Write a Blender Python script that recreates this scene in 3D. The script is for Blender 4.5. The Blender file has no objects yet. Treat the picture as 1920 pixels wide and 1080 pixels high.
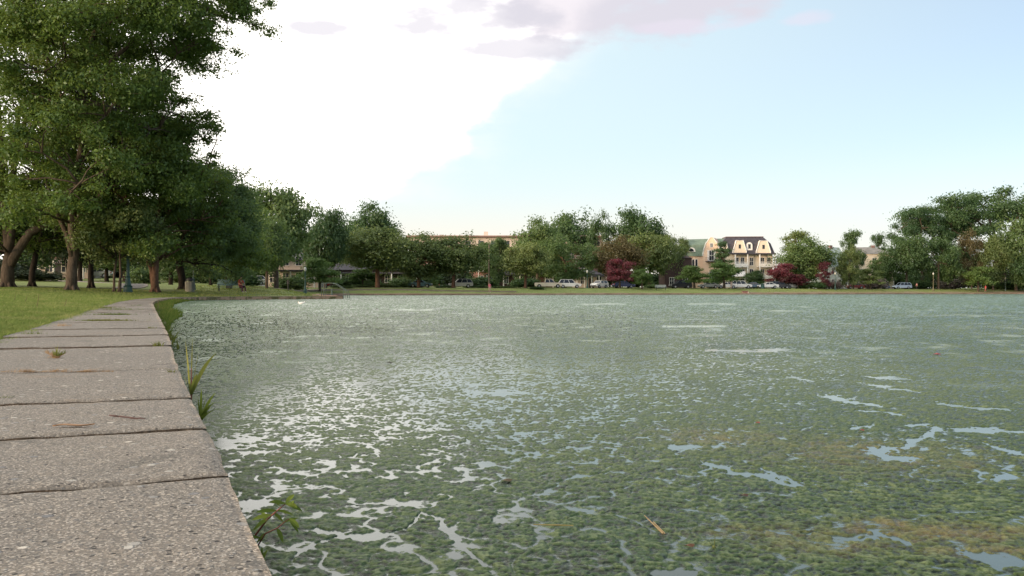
import bpy, bmesh, math, random
import numpy as np
from mathutils import Vector, Matrix, Euler
R = math.radians
C = bpy.context.scene.collection
sc = bpy.context.scene

# ------------------------------------------------------------------ camera
FPX, HOR, EYE = 1663.0, 547.5, 0.50          # focal length in photo pixels, horizon row, eye height above the water
cam = bpy.data.cameras.new('camera'); cam.lens = 36*FPX/1920; cam.sensor_width = 36
cam.clip_start = 0.05; cam.clip_end = 6000
co = bpy.data.objects.new('camera', cam); C.objects.link(co); sc.camera = co
co.location = (0, 0, EYE); co.rotation_euler = (R(90) + math.atan((HOR-540)/FPX), 0, 0)

# ------------------------------------------------------------------ light
SUN_EL, SUN_AZ = R(6.5), R(-128)                 # azimuth measured from +Y towards +X
W = bpy.data.worlds.new('World'); sc.world = W; W.use_nodes = True
nt = W.node_tree; N = nt.nodes; L = nt.links; N.clear()
def nd(t, **k):
    n = N.new(t)
    for a, b in k.items(): setattr(n, a, b)
    return n
def mth(op, a, b=None, c=None, clamp=False):
    n = nd('ShaderNodeMath', operation=op, use_clamp=clamp)
    for i, v in enumerate((a, b, c)):
        if v is None: continue
        if isinstance(v, (int, float)): n.inputs[i].default_value = v
        else: L.new(v, n.inputs[i])
    return n.outputs[0]
def sstep(v, lo, hi):
    n = nd('ShaderNodeMapRange', interpolation_type='SMOOTHSTEP')
    L.new(v, n.inputs[0]); n.inputs[1].default_value = lo; n.inputs[2].default_value = hi
    return n.outputs[0]
def mixc(f, a, b):
    n = nd('ShaderNodeMix', data_type='RGBA')
    if isinstance(f, (int, float)): n.inputs[0].default_value = f
    else: L.new(f, n.inputs[0])
    for i, v in ((6, a), (7, b)):
        if isinstance(v, tuple): n.inputs[i].default_value = (*v, 1)
        else: L.new(v, n.inputs[i])
    return n.outputs[2]
sky = nd('ShaderNodeTexSky', sky_type='NISHITA', sun_disc=False)
sky.sun_elevation = R(32); sky.sun_rotation = SUN_AZ % (2*math.pi)
sky.air_density = 1.0; sky.dust_density = 1.0; sky.ozone_density = 2.0
sky.sun_elevation = R(28)
tc = nd('ShaderNodeTexCoord'); sx = nd('ShaderNodeSeparateXYZ'); L.new(tc.outputs['Generated'], sx.inputs[0])
az = mth('ARCTAN2', sx.outputs[0], sx.outputs[1]); el = mth('ARCSINE', sx.outputs[2])
def noise(scale, det=6, rough=.55, sxy=(1, 1, 1), off=(0, 0, 0)):
    m = nd('ShaderNodeMapping'); m.inputs['Scale'].default_value = sxy; m.inputs['Location'].default_value = off
    L.new(tc.outputs['Generated'], m.inputs[0])
    n = nd('ShaderNodeTexNoise'); n.inputs['Scale'].default_value = scale; n.inputs['Detail'].default_value = det
    n.inputs['Roughness'].default_value = rough; L.new(m.outputs[0], n.inputs[0]); return n.outputs[0]
n1 = noise(7, 8, .6, (1, 1, 1.6)); n2 = noise(4, 7, .55, (1, 1, 2.6), (3, 1, 0)); n3 = noise(13, 6, .55, (1, 1, 2.4), (7, 2, 0))
SKYK = 0.150
skc = nd('ShaderNodeVectorMath', operation='SCALE'); L.new(sky.outputs[0], skc.inputs[0]); skc.inputs['Scale'].default_value = SKYK
lift = nd('ShaderNodeMix', data_type='RGBA', blend_type='ADD'); lift.inputs[0].default_value = 1
L.new(skc.outputs[0], lift.inputs[6]); lift.inputs[7].default_value = (0.15, 0.13, 0.10, 1)
# thin high veil, paler towards the lit side
veil = sstep(az, .95, -.10)
base = mixc(mth('MULTIPLY', veil, .78), lift.outputs[2], (.86, 1.04, 1.06))
base = mixc(mth('MULTIPLY', sstep(el, .17, .0), .88), base, (1.02, .99, .92))
warm = mth('MULTIPLY', mth('MULTIPLY', sstep(el, .12, .02), sstep(az, .5, -.1)), .8)
base = mixc(warm, base, (1.08, .97, .80))
# the large bright cloud with its slanting lower edge
line = mth('MAXIMUM', mth('MULTIPLY_ADD', az, .86, .222), mth('MULTIPLY_ADD', az, .30, .15))
d = mth('ADD', mth('SUBTRACT', el, line), mth('ADD', mth('MULTIPLY', mth('SUBTRACT', n1, .5), .12), mth('MULTIPLY', mth('SUBTRACT', n3, .5), .06)))
cl = mth('MULTIPLY', sstep(d, -.014, .042), sstep(az, .24, .06))
cloudc = mixc(mth('MULTIPLY', sstep(n2, .50, .62), .0), (2.0, 1.92, 1.80), (1.0, .95, 1.0))
wisp = mth('MULTIPLY', mth('MULTIPLY', sstep(d, -.085, .02), sstep(n2, .40, .62)), mth('MULTIPLY', sstep(az, .24, .06), .45))
base = mixc(wisp, base, (1.15, 1.12, 1.12))
base = mixc(cl, base, cloudc)
# lilac grey shreds near the top
def shred(azc, elc, wa, we, th):
    a = mth('DIVIDE', mth('SUBTRACT', az, azc), wa); e = mth('DIVIDE', mth('SUBTRACT', el, elc), we)
    r = mth('ADD', mth('MULTIPLY', a, a), mth('MULTIPLY', e, e))
    return sstep(mth('SUBTRACT', mth('MULTIPLY_ADD', mth('SUBTRACT', n3, .5), 3.0, th+.35), r), 0, .9)
g1 = shred(-.045, .303, .10, .030, .75); g2 = shred(.01, .268, .09, .016, .85); g3 = shred(-.225, .283, .045, .011, .7)
g5 = shred(.13, .315, .17, .045, .9); g6 = shred(.325, .285, .035, .010, .75); g7 = shred(.19, .285, .10, .010, .5)
gg = mth('MAXIMUM', mth('MAXIMUM', g1, g2), g3)
base = mixc(mth('MULTIPLY', g5, .85), base, (.77, .72, .80))
base = mixc(mth('MULTIPLY', gg, .85), base, (.74, .72, .80))
base = mixc(mth('MULTIPLY', mth('MAXIMUM', g6, g7), .5), base, (.86, .80, .92))
bg = nd('ShaderNodeBackground'); L.new(base, bg.inputs[0]); bg.inputs[1].default_value = 1.0
wo = nd('ShaderNodeOutputWorld'); L.new(bg.outputs[0], wo.inputs[0])
sl = bpy.data.lights.new('sun', 'SUN'); sl.energy = 3.6; sl.angle = R(10); sl.color = (1, .74, .50)
so = bpy.data.objects.new('sun', sl); C.objects.link(so)
sdir = Vector((math.sin(SUN_AZ)*math.cos(SUN_EL), math.cos(SUN_AZ)*math.cos(SUN_EL), math.sin(SUN_EL)))
so.rotation_euler = sdir.to_track_quat('Z', 'Y').to_euler(); so.location = (0, -20, 60)
sc.view_settings.view_transform = 'Standard'; sc.view_settings.look = 'None'
sc.view_settings.exposure = 0.0; sc.view_settings.gamma = 1.0; sc.view_settings.use_curve_mapping = False

# ------------------------------------------------------------------ helpers
rng = np.random.default_rng(7); random.seed(7)
def at(px, py, D): return Vector(((px-960)/FPX*D, D, EYE+(HOR-py)/FPX*D))
def atx(px, D): return (px-960)/FPX*D
def perlin(x, y, seed=0):
    xi = np.floor(x).astype(np.int64); yi = np.floor(y).astype(np.int64); xf = x-xi; yf = y-yi
    def g(ix, iy, dx, dy):
        h = (ix*374761393 + iy*668265263 + seed*2147483647) & 0xffffffff
        h = ((h ^ (h >> 13))*1274126177) & 0xffffffff; h = h ^ (h >> 16)
        a = (h & 0xffff)/65536.0*2*np.pi
        return np.cos(a)*dx + np.sin(a)*dy
    u = xf*xf*xf*(xf*(xf*6-15)+10); v = yf*yf*yf*(yf*(yf*6-15)+10)
    a = g(xi, yi, xf, yf); b = g(xi+1, yi, xf-1, yf); c = g(xi, yi+1, xf, yf-1); d_ = g(xi+1, yi+1, xf-1, yf-1)
    return (a+(b-a)*u) + ((c+(d_-c)*u)-(a+(b-a)*u))*v
def ss(x, a, b):
    t = np.clip((x-a)/(b-a), 0, 1); return t*t*(3-2*t)
def tag(o, label=None, cat=None, group=None, kind=None):
    if label: o['label'] = label
    if cat: o['category'] = cat
    if group: o['group'] = group
    if kind: o['kind'] = kind
    return o
def empty(name, loc=(0, 0, 0), rz=0):
    o = bpy.data.objects.new(name, None); C.objects.link(o); o.location = loc; o.rotation_euler = (0, 0, rz)
    o.empty_display_size = .2; return o
def link(name, me, mats, parent=None):
    o = bpy.data.objects.new(name, me); C.objects.link(o)
    for m in (mats if isinstance(mats, (list, tuple)) else [mats]):
        if m is not None: me.materials.append(m)
    if parent is not None: o.parent = parent
    return o
def mesh_np(name, V, F, smooth=False):
    """V n x 3, F m x k (k = 3 or 4)"""
    me = bpy.data.meshes.new(name); V = np.asarray(V, np.float32); F = np.asarray(F, np.int32); k = F.shape[1]
    me.vertices.add(len(V)); me.vertices.foreach_set('co', V.ravel())
    me.loops.add(F.size); me.loops.foreach_set('vertex_index', F.ravel())
    me.polygons.add(len(F)); me.polygons.foreach_set('loop_start', np.arange(len(F), dtype=np.int32)*k)
    me.polygons.foreach_set('loop_total', np.full(len(F), k, np.int32))
    if smooth: me.polygons.foreach_set('use_smooth', np.ones(len(F), bool))
    me.update(calc_edges=True); return me
def fattr(me, name, vals):
    a = me.attributes.new(name, 'FLOAT', 'POINT'); a.data.foreach_set('value', np.asarray(vals, np.float32))
class MB:
    def __init__(s): s.v = []; s.f = []
    def add(s, V, F):
        b = len(s.v); s.v += [tuple(p) for p in V]; s.f += [tuple(i+b for i in f) for f in F]
    def box(s, x0, y0, z0, x1, y1, z1):
        V = [(x0,y0,z0),(x1,y0,z0),(x1,y1,z0),(x0,y1,z0),(x0,y0,z1),(x1,y0,z1),(x1,y1,z1),(x0,y1,z1)]
        s.add(V, [(0,3,2,1),(4,5,6,7),(0,1,5,4),(1,2,6,5),(2,3,7,6),(3,0,4,7)]); return s
    def prism(s, poly, y0, y1):                     # polygon in x,z extruded along y
        n = len(poly); V = [(p[0], y0, p[1]) for p in poly]+[(p[0], y1, p[1]) for p in poly]
        s.add(V, [tuple(range(n)), tuple(range(2*n-1, n-1, -1))]+[(i, i+n, (i+1) % n+n, (i+1) % n) for i in range(n)]); return s
    def prismx(s, poly, x0, x1):                    # polygon in y,z extruded along x
        n = len(poly); V = [(x0, p[0], p[1]) for p in poly]+[(x1, p[0], p[1]) for p in poly]
        s.add(V, [tuple(range(n-1, -1, -1)), tuple(range(n, 2*n))]+[((i+1) % n, (i+1) % n+n, i+n, i) for i in range(n)]); return s
    def tube(s, pts, rad, n=8, cap=True):
        pts = [Vector(p) for p in pts]; m = len(pts)
        if isinstance(rad, (int, float)): rad = [rad]*m
        b = len(s.v); prev = None
        for i, p in enumerate(pts):
            t = (pts[min(i+1, m-1)]-pts[max(i-1, 0)])
            t = t.normalized() if t.length > 1e-9 else Vector((0, 0, 1))
            if prev is None:
                a = Vector((1, 0, 0)) if abs(t.x) < .9 else Vector((0, 1, 0)); prev = (a - t*a.dot(t)).normalized()
            else:
                prev = prev - t*prev.dot(t); prev = prev.normalized() if prev.length > 1e-6 else t.orthogonal().normalized()
            q = t.cross(prev)
            for k in range(n):
                an = 2*math.pi*k/n; s.v.append(tuple(p+(prev*math.cos(an)+q*math.sin(an))*rad[i]))
        for i in range(m-1):
            for k in range(n):
                s.f.append((b+i*n+k, b+i*n+(k+1) % n, b+(i+1)*n+(k+1) % n, b+(i+1)*n+k))
        if cap: s.f.append(tuple(b+k for k in range(n-1, -1, -1))); s.f.append(tuple(b+(m-1)*n+k for k in range(n)))
        return s
    def lathe(s, prof, c=(0, 0, 0), n=16):          # profile of (r, z)
        s.tube([(c[0], c[1], c[2]+z) for r, z in prof], [r for r, z in prof], n); return s
    def ball(s, c, r, n=10, m=6):
        pr = [(max(1e-4, math.sin(math.pi*i/m))*1, -math.cos(math.pi*i/m)) for i in range(m+1)]
        rr = r if isinstance(r, (tuple, list)) else (r, r, r); b = len(s.v)
        for a, z in pr:
            for k in range(n):
                an = 2*math.pi*k/n; s.v.append((c[0]+a*math.cos(an)*rr[0], c[1]+a*math.sin(an)*rr[1], c[2]+z*rr[2]))
        for i in range(m):
            for k in range(n): s.f.append((b+i*n+k, b+i*n+(k+1) % n, b+(i+1)*n+(k+1) % n, b+(i+1)*n+k))
        return s
    def build(s, name, mat, parent=None, smooth=False, bevel=0):
        me = bpy.data.meshes.new(name); me.from_pydata(s.v, [], s.f); me.validate()
        if smooth: me.polygons.foreach_set('use_smooth', [True]*len(me.polygons))
        o = link(name, me, mat, parent)
        if bevel:
            bm = bmesh.new(); bm.from_mesh(me)
            bmesh.ops.bevel(bm, geom=[e for e in bm.edges if e.is_manifold and e.calc_face_angle(0) > .6], offset=bevel, segments=2, affect='EDGES')
            bm.to_mesh(me); bm.free()
        return o

# ------------------------------------------------------------------ materials
def MAT(name, build):
    m = bpy.data.materials.new(name); m.use_nodes = True; t = m.node_tree; t.nodes.clear()
    out = t.nodes.new('ShaderNodeOutputMaterial'); build(t, out); return m
class G:
    """tiny node-graph helper"""
    def __init__(s, t): s.t = t; s.l = t.links
    def n(s, ty, ins=None, **k):
        n = s.t.nodes.new(ty)
        for a, b in k.items(): setattr(n, a, b)
        for a, b in (ins or {}).items():
            if hasattr(b, 'links') or isinstance(b, bpy.types.NodeSocket): s.l.new(b, n.inputs[a])
            else: n.inputs[a].default_value = b
        return n
    def m(s, op, a, b=0.0, c=0.0, clamp=False): return s.n('ShaderNodeMath', {0: a, 1: b, 2: c}, operation=op, use_clamp=clamp).outputs[0]
    def noise(s, vec, scale, det=4, rough=.5, dist=0): return s.n('ShaderNodeTexNoise', {'Vector': vec, 'Scale': scale, 'Detail': det, 'Roughness': rough, 'Distortion': dist}).outputs[0]
    def ramp(s, v, lo, hi, a=0., b=1.): return s.n('ShaderNodeMapRange', {0: v, 1: lo, 2: hi, 3: a, 4: b}, interpolation_type='SMOOTHSTEP').outputs[0]
    def mix(s, f, a, b, bt='MIX'):
        n = s.t.nodes.new('ShaderNodeMix'); n.data_type = 'RGBA'; n.blend_type = bt
        for i, v in ((0, f), (6, a), (7, b)):
            if isinstance(v, bpy.types.NodeSocket): s.l.new(v, n.inputs[i])
            elif isinstance(v, tuple): n.inputs[i].default_value = (*v[:3], 1)
            else: n.inputs[i].default_value = v
        return n.outputs[2]
    def obj(s): return s.n('ShaderNodeTexCoord').outputs['Object']
    def geo(s): return s.n('ShaderNodeNewGeometry').outputs['Position']
    def bsdf(s, out, col, rough=.8, bump=None, bs=.3, bd=.01, **ins):
        i = {'Roughness': rough}; i.update(ins); p = s.n('ShaderNodeBsdfPrincipled', i)
        if isinstance(col, tuple): p.inputs['Base Color'].default_value = (*col, 1)
        else: s.l.new(col, p.inputs['Base Color'])
        if bump is not None:
            b = s.n('ShaderNodeBump', {'Height': bump, 'Strength': bs, 'Distance': bd}); s.l.new(b.outputs[0], p.inputs['Normal'])
        s.l.new(p.outputs[0], out.inputs[0]); return p
_mc = {}
def plain(name, col, rough=.7, var=.12, scale=3., metal=0., spec=.5):
    """an even material with small mottling"""
    key = (name, col, rough, var, scale, metal)
    if key in _mc: return _mc[key]
    def b(t, out):
        g = G(t); o = g.obj(); n_ = g.noise(o, scale, 5, .6)
        k = g.ramp(n_, .3, .7, 1-var, 1+var); c = g.mix(1., col, g.n('ShaderNodeCombineXYZ', {0: k, 1: k, 2: k}).outputs[0], 'MULTIPLY')
        g.bsdf(out, c, rough, Metallic=metal, **{'Specular IOR Level': spec})
    _mc[key] = MAT(name, b); return _mc[key]
# ------------------------------------------------------------------ pond outline
NEAR = [(3.15,-7.0),(2.5,-5.5),(.135+.41*2,-2.0),(.135,0),(-.25,.94),(-1.315,3.5),(-2.36,6.1),(-3.10,7.9),(-7.05,17.5),(-10.9,27.0),(-14.6,37.0),(-17.2,45.2),(-18.5,51.0),(-18.35,55.8),(-16.3,60.2),(-12.3,64.6)]
def dense(P, n=8, keep=0):
    out = []; m = len(P)
    for i in range(m-1):
        p0 = np.array(P[max(i-1, 0)]); p1 = np.array(P[i]); p2 = np.array(P[i+1]); p3 = np.array(P[min(i+2, m-1)])
        dd = np.linalg.norm(p2-p1); a = (p2-p0)/(np.linalg.norm(p2-p0)+1e-9)*dd; b = (p3-p1)/(np.linalg.norm(p3-p1)+1e-9)*dd
        for k in range(n):
            t = k/n; out.append((2*t**3-3*t*t+1)*p1+(t**3-2*t*t+t)*a+(-2*t**3+3*t*t)*p2+(t**3-t*t)*b)
    out.append(np.array(P[-1])); return np.array(out)
near = dense(NEAR, 6)
FAR = [(-12.3,64.6),(-13.2,66.5),(-16.5,76),(-21,97),(-26,122),(-27.5,133),(-25.6,139.5),(-15,144),(-5.4,150),(9,157),(24,165),(42,175),(60,185),(82,200),(102,215),(134,232),(170,240),(215,215),(235,150),(220,60),(160,-20),(80,-45),(20,-30),(6,-14),(3.15,-7.0)]
far = dense(FAR, 5)
far[1:40, 0] += perlin(np.arange(39)*.37, np.zeros(39), 5)*1.6
POND = np.vstack([near[:-1], far[:-1]])
def sdist(x, y, P=POND):
    """signed distance to the waterline, positive on land"""
    sh = np.shape(x); x = np.ravel(x).astype(np.float64); y = np.ravel(y).astype(np.float64)
    best = np.full(x.shape, 1e18); ins = np.zeros(x.shape, bool)
    for i in range(len(P)):
        ax, ay = P[i]; bx, by = P[(i+1) % len(P)]; dx, dy = bx-ax, by-ay; l2 = dx*dx+dy*dy+1e-12
        t = np.clip(((x-ax)*dx+(y-ay)*dy)/l2, 0, 1); q = (x-ax-t*dx)**2+(y-ay-t*dy)**2; best = np.minimum(best, q)
        c = (ay > y) != (by > y)
        if c.any():
            xx = ax+(y-ay)*dx/(by-ay+1e-30); ins ^= c & (x < xx)
    d_ = np.sqrt(best); return np.where(ins, -d_, d_).reshape(sh)
def land_z(x, y, sd):
    """height of the ground; the pond bed lies at -0.5"""
    z = np.full(np.shape(x), -.55)
    nearside = (y < 76) & (x < 8)
    u = x/np.maximum(y, 5)
    # west bank behind the coping
    zn = .15 + .055*np.clip(sd-1, 0, 9.5) + .02*np.clip(sd-10.5, 0, 14)
    zn = zn + ss(-u, .26, .36)*1.5*ss(sd, 14, 60) + .03*perlin(x/1.7, y/1.7, 3) + .02*perlin(x/.5, y/.5, 4)*ss(sd, 1.2, 2)
    zn = np.where(sd < .93, -.5, zn)
    bank = ss(y, 6, 12)*(1-ss(y, 40, 56))                       # weedy ledge at the foot of the coping
    lw = (.16+.30*ss(y, 14, 24)+.25*perlin(x/1.1, y/1.1, 9)*bank)
    zn = np.where((sd < .3) & (sd > -1.2) & (bank > .02), -.5+.6*bank*(1-ss(-sd, lw*.3, lw+.35)), zn)
    # far bank
    zf = .20 + .012*np.clip(sd, 0, 1) + .105*np.clip(sd-.6, 0, 9.2) + .012*np.clip(sd-10, 0, 60) + .05*perlin(x/4, y/4, 8)*ss(sd, .5, 3)
    zf = np.where(sd < .25, -.5, zf)
    zn = zn + .42*ss(y, 70, 80)*(1-ss(y, 112, 138))*ss(sd, .9, 4)*ss(x, -62, -45)
    w = ss(y, 70, 90); w = np.where(x > 8, 1.0, w)
    zz = np.where(w > 0, zn*(1-w)+zf*w, zn)
    # left meadow blends smoothly behind the cove
    zz = np.where((y >= 70) & (x < -8), np.where(sd > .9, zn*(1-ss(y, 95, 150))+(zf+ss(-u, .26, .36)*1.4)*ss(y, 95, 150), zz), zz)
    return np.where(sd < -1.3, -.55, zz)
def gz(x, y): 
    a = np.array([float(x)]); b = np.array([float(y)]); return float(land_z(a, b, sdist(a, b))[0])

# ------------------------------------------------------------------ ground sheet
def axis(segs):
    o = []
    for a, b, s in segs: o += list(np.arange(a, b, s))
    return np.array(o+[segs[-1][1]])
gx = axis([(-2500,-400,150),(-400,-110,8),(-110,-40,1.5),(-40,3,.24),(3,140,1.4),(140,280,5),(280,2500,150)])
gy = axis([(-1500,-60,120),(-60,-8,3),(-8,70,.30),(70,135,1.2),(135,265,1.0),(265,420,6),(420,4500,200)])
X, Y = np.meshgrid(gx, gy); SD = sdist(X, Y); Z = land_z(X, Y, SD)
nx, ny = len(gx), len(gy); I = np.arange(nx*ny).reshape(ny, nx)
Fq = np.stack([I[:-1, :-1], I[:-1, 1:], I[1:, 1:], I[1:, :-1]], -1).reshape(-1, 4)
me = mesh_np('ground', np.stack([X, Y, Z], -1).reshape(-1, 3), Fq, True); fattr(me, 'sd', SD.ravel())
def m_ground(t, out):
    g = G(t); o = g.geo(); sd = g.n('ShaderNodeAttribute', attribute_name='sd').outputs['Fac']
    a = g.noise(o, .35, 6, .6); b = g.noise(o, 3.2, 6, .65); c = g.noise(o, 22., 4, .6)
    col = g.mix(g.ramp(a, .35, .65), (.19, .245, .075), (.25, .295, .10))
    col = g.mix(g.ramp(b, .42, .72), col, (.245, .26, .085))
    col = g.mix(g.ramp(c, .5, .8, 0, .6), col, (.09, .14, .03))
    sp = g.n('ShaderNodeSeparateXYZ', {0: o})
    y = sp.outputs[1]; x = sp.outputs[0]
    # worn earth along the far bank, wider towards the east
    wid = g.m('ADD', g.ramp(x, 20, 75, 1.2, 4.6), g.m('MULTIPLY', g.m('SUBTRACT', g.noise(o, .12, 4, .6), .5), 7.0))
    edge = g.m('MULTIPLY', g.ramp(g.m('SUBTRACT', wid, sd), -1.0, 1.4), g.ramp(y, 80, 110))
    dirt = g.mix(g.noise(o, .5, 5, .6), (.20, .125, .075), (.36, .27, .19))
    col = g.mix(g.m('MULTIPLY', edge, g.ramp(b, .2, .6, .6, 1.)), col, dirt)
    # bare patches on the west lawn and dark mulch under the trees
    bare = g.m('MULTIPLY', g.ramp(g.noise(o, .9, 5, .6), .60, .72), g.ramp(sd, 4, 9))
    col = g.mix(g.m('MULTIPLY', bare, .7), col, (.27, .22, .12))
    near_edge = g.m('MULTIPLY', g.ramp(sd, 1.5, .95), g.ramp(y, 70, 60)); col = g.mix(g.m('MULTIPLY', near_edge, .7), col, (.13, .10, .05))
    bed = g.ramp(sd, .8, .3); bed = g.m('MULTIPLY', bed, g.ramp(y, 75, 70)); col = g.mix(bed, col, (.10, .11, .035))
    g.bsdf(out, col, .9, c, .6, .03, **{'Specular IOR Level': .2})
o = link('ground', me, MAT('lawn_soil', m_ground)); tag(o, kind='structure')

# roads and paths: ribbons following the ground
def ribbon(name, line, w, mat, lift=.03, n=60, z=None):
    P = dense(line, 10); T = np.gradient(P, axis=0); T /= np.linalg.norm(T, axis=1)[:, None]; Nn = np.stack([-T[:, 1], T[:, 0]], 1)
    k = np.linspace(-.5, .5, 7); Q = P[:, None, :]+Nn[:, None, :]*k[None, :, None]*w
    zz = land_z(Q[..., 0], Q[..., 1], sdist(Q[..., 0], Q[..., 1]))
    zz = zz.mean(axis=1, keepdims=True)*np.ones_like(zz)+lift
    V = np.dstack([Q, zz]).reshape(-1, 3); m_, k_ = Q.shape[:2]; I = np.arange(m_*k_).reshape(m_, k_)
    F = np.stack([I[:-1, :-1], I[1:, :-1], I[1:, 1:], I[:-1, 1:]], -1).reshape(-1, 4)
    # kerb skirts
    b = len(V); lo = V.copy(); lo[:, 2] -= .25; V2 = np.vstack([V, lo]); E = []
    for c0 in (0, k_-1):
        for i in range(m_-1): E.append((I[i, c0], I[i+1, c0], I[i+1, c0]+b, I[i, c0]+b))
    o = link(name, mesh_np(name, V2, np.vstack([F, E])), mat); tag(o, kind='structure'); return o
asphalt = plain('asphalt', (.075, .074, .072), .9, .25, 1.2); pathm = plain('path_concrete', (.42, .33, .27), .9, .15, .8)
def offs(off, i0=0, i1=80):
    P = dense(FAR, 3)[18:48]; T = np.gradient(P, axis=0); T /= np.linalg.norm(T, axis=1)[:, None]
    return [tuple(p) for p in (P+np.stack([-T[:, 1], T[:, 0]], 1)*off)[::2]]
ribbon('road', [(-75,178),(-40,170)]+[p for p in offs(16.0) if p[0] > -22 and p[0] < 150]+[(190,262),(260,270)], 8.5, asphalt, .03)
ribbon('footpath', [(-80,96),(-55,90),(-38,86),(-28,90),(-29,102),(-33,118),(-34,135),(-30,146),(-14,153),(0,158)], 4.6, pathm, .03)
ribbon('park_path', [(-70,50),(-50,55),(-36,60),(-31.5,66),(-32,75),(-38,86)], 2.2, plain('old_asphalt', (.13,.12,.11), .9, .2, 2.), .03)

# ------------------------------------------------------------------ coping wall
def arc(P):
    s = np.concatenate([[0], np.cumsum(np.linalg.norm(np.diff(P, axis=0), axis=1))]); return s
S_ = arc(near)
def wpt(s, u):
    """point on the coping: arc length s, u metres inland from the water edge"""
    s = np.clip(s, 0, S_[-1]-1e-4); x = np.interp(s, S_, near[:, 0]); y = np.interp(s, S_, near[:, 1])
    e = .35; tx = np.interp(np.minimum(s+e, S_[-1]), S_, near[:, 0])-np.interp(np.maximum(s-e, 0), S_, near[:, 0])
    ty = np.interp(np.minimum(s+e, S_[-1]), S_, near[:, 1])-np.interp(np.maximum(s-e, 0), S_, near[:, 1]); l = np.hypot(tx, ty)
    return x-ty/l*u, y+tx/l*u
s_of_y = lambda yy: float(np.interp(yy, near[:, 1], S_)) if yy < 50 else None
cuts = [s_of_y(v) for v in (-2.2, -1.1, -.1, .72, 1.46, 1.98, 2.56, 3.5, 5.0, 6.3, 7.45, 9.0, 12.3)]
cuts = [0.05, 1.3, 2.6]+[c for c in cuts if c > 3.2]
while cuts[-1] < S_[-1]-1.0: cuts.append(cuts[-1]+1.22)
cuts[-1] = S_[-1]-.02
def m_conc(t, out):
    g = G(t); o = g.geo(); warp = g.n('ShaderNodeVectorMath', {0: o, 1: (1., 1., 1.)}, operation='MULTIPLY').outputs[0]
    v1 = g.n('ShaderNodeTexVoronoi', {'Vector': warp, 'Scale': 40., 'Randomness': 1.}, feature='F1')
    v2 = g.n('ShaderNodeTexVoronoi', {'Vector': warp, 'Scale': 125., 'Randomness': 1.}, feature='F1')
    v3 = g.n('ShaderNodeTexVoronoi', {'Vector': warp, 'Scale': 380., 'Randomness': 1.}, feature='F1')
    h1 = g.n('ShaderNodeSeparateColor', {0: v1.outputs['Color']}); h2 = g.n('ShaderNodeSeparateColor', {0: v2.outputs['Color']}); h3 = g.n('ShaderNodeSeparateColor', {0: v3.outputs['Color']})
    n0 = g.noise(o, 1.3, 6, .6); n1_ = g.noise(o, 9., 6, .65); n2_ = g.noise(o, 160., 4, .7)
    col = g.mix(g.ramp(n0, .35, .65), (.168, .152, .127), (.238, .208, .167))
    col = g.mix(g.ramp(n1_, .35, .7, 0, .45), col, (.165, .155, .140))
    col = g.mix(g.ramp(n2_, .3, .7, 0, .5), col, (.42, .35, .28))
    f3 = g.m('MULTIPLY', g.ramp(h3.outputs[0], .35, .9), .75); col = g.mix(f3, col, (.13, .12, .105))
    s3 = g.m('MULTIPLY', g.ramp(h3.outputs[1], .82, .9), .8); col = g.mix(s3, col, (.56, .50, .42))
    stn = g.ramp(g.noise(o, 2.6, 7, .7, 1.2), .56, .68, 0, .55); col = g.mix(stn, col, (.105, .100, .085)); rust = g.ramp(g.noise(g.n('ShaderNodeVectorMath', {0: o, 1: (9., 2., 4.)}, operation='ADD').outputs[0], 1.7, 6, .7), .60, .70, 0, .35); col = g.mix(rust, col, (.34, .24, .15))
    # medium stones
    st = g.mix(h2.outputs[1], (.16, .16, .155), (.58, .50, .40)); f2 = g.m('MULTIPLY', g.ramp(h2.outputs[0], .60, .66), g.ramp(v2.outputs['Distance'], .5, .38)); col = g.mix(g.m('MULTIPLY', f2, .8), col, st)
    # large pebbles
    st1 = g.mix(h1.outputs[1], (.20, .20, .20), (.70, .64, .54)); f1 = g.m('MULTIPLY', g.ramp(h1.outputs[0], .86, .88), g.ramp(g.m('ADD', v1.outputs['Distance'], g.m('MULTIPLY', n2_, .25)), .50, .42)); col = g.mix(g.m('MULTIPLY', f1, .95), col, st1)
    pit = g.m('MULTIPLY', g.ramp(h2.outputs[2], .93, .95), g.ramp(v2.outputs['Distance'], .45, .3)); col = g.mix(pit, col, (.06, .055, .05))
    gr = g.n('ShaderNodeAttribute', attribute_name='groove').outputs['Fac']; col = g.mix(g.m('MULTIPLY', gr, .4), col, g.mix(n1_, (.10, .085, .065), (.26, .20, .14)))
    sd_ = g.n('ShaderNodeAttribute', attribute_name='side').outputs['Fac']; mo = g.ramp(g.noise(o, 1.1, 5, .65), .45, .6); col = g.mix(sd_, col, g.mix(mo, (.50, .33, .21), (.17, .15, .06)))
    bmp = g.m('ADD', g.m('ADD', g.m('MULTIPLY', f1, 1.2), g.m('MULTIPLY', f2, .7)), g.m('ADD', g.m('MULTIPLY', n2_, 1.1), g.m('MULTIPLY', pit, -1.6)))
    bmp = g.m('ADD', bmp, g.m('MULTIPLY', h3.outputs[0], -.5))
    g.bsdf(out, col, .88, bmp, .9, .0035, **{'Specular IOR Level': .3})
conc = MAT('aggregate_concrete', m_conc)
wall = empty('retaining_wall', (near[0][0], near[0][1], -.5)); wall.location = (0, 0, 0)
tag(wall, 'low pond wall capped with broad weathered aggregate concrete slabs', 'retaining wall')
prev_lift = {3: 0, 7: -.006}
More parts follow.
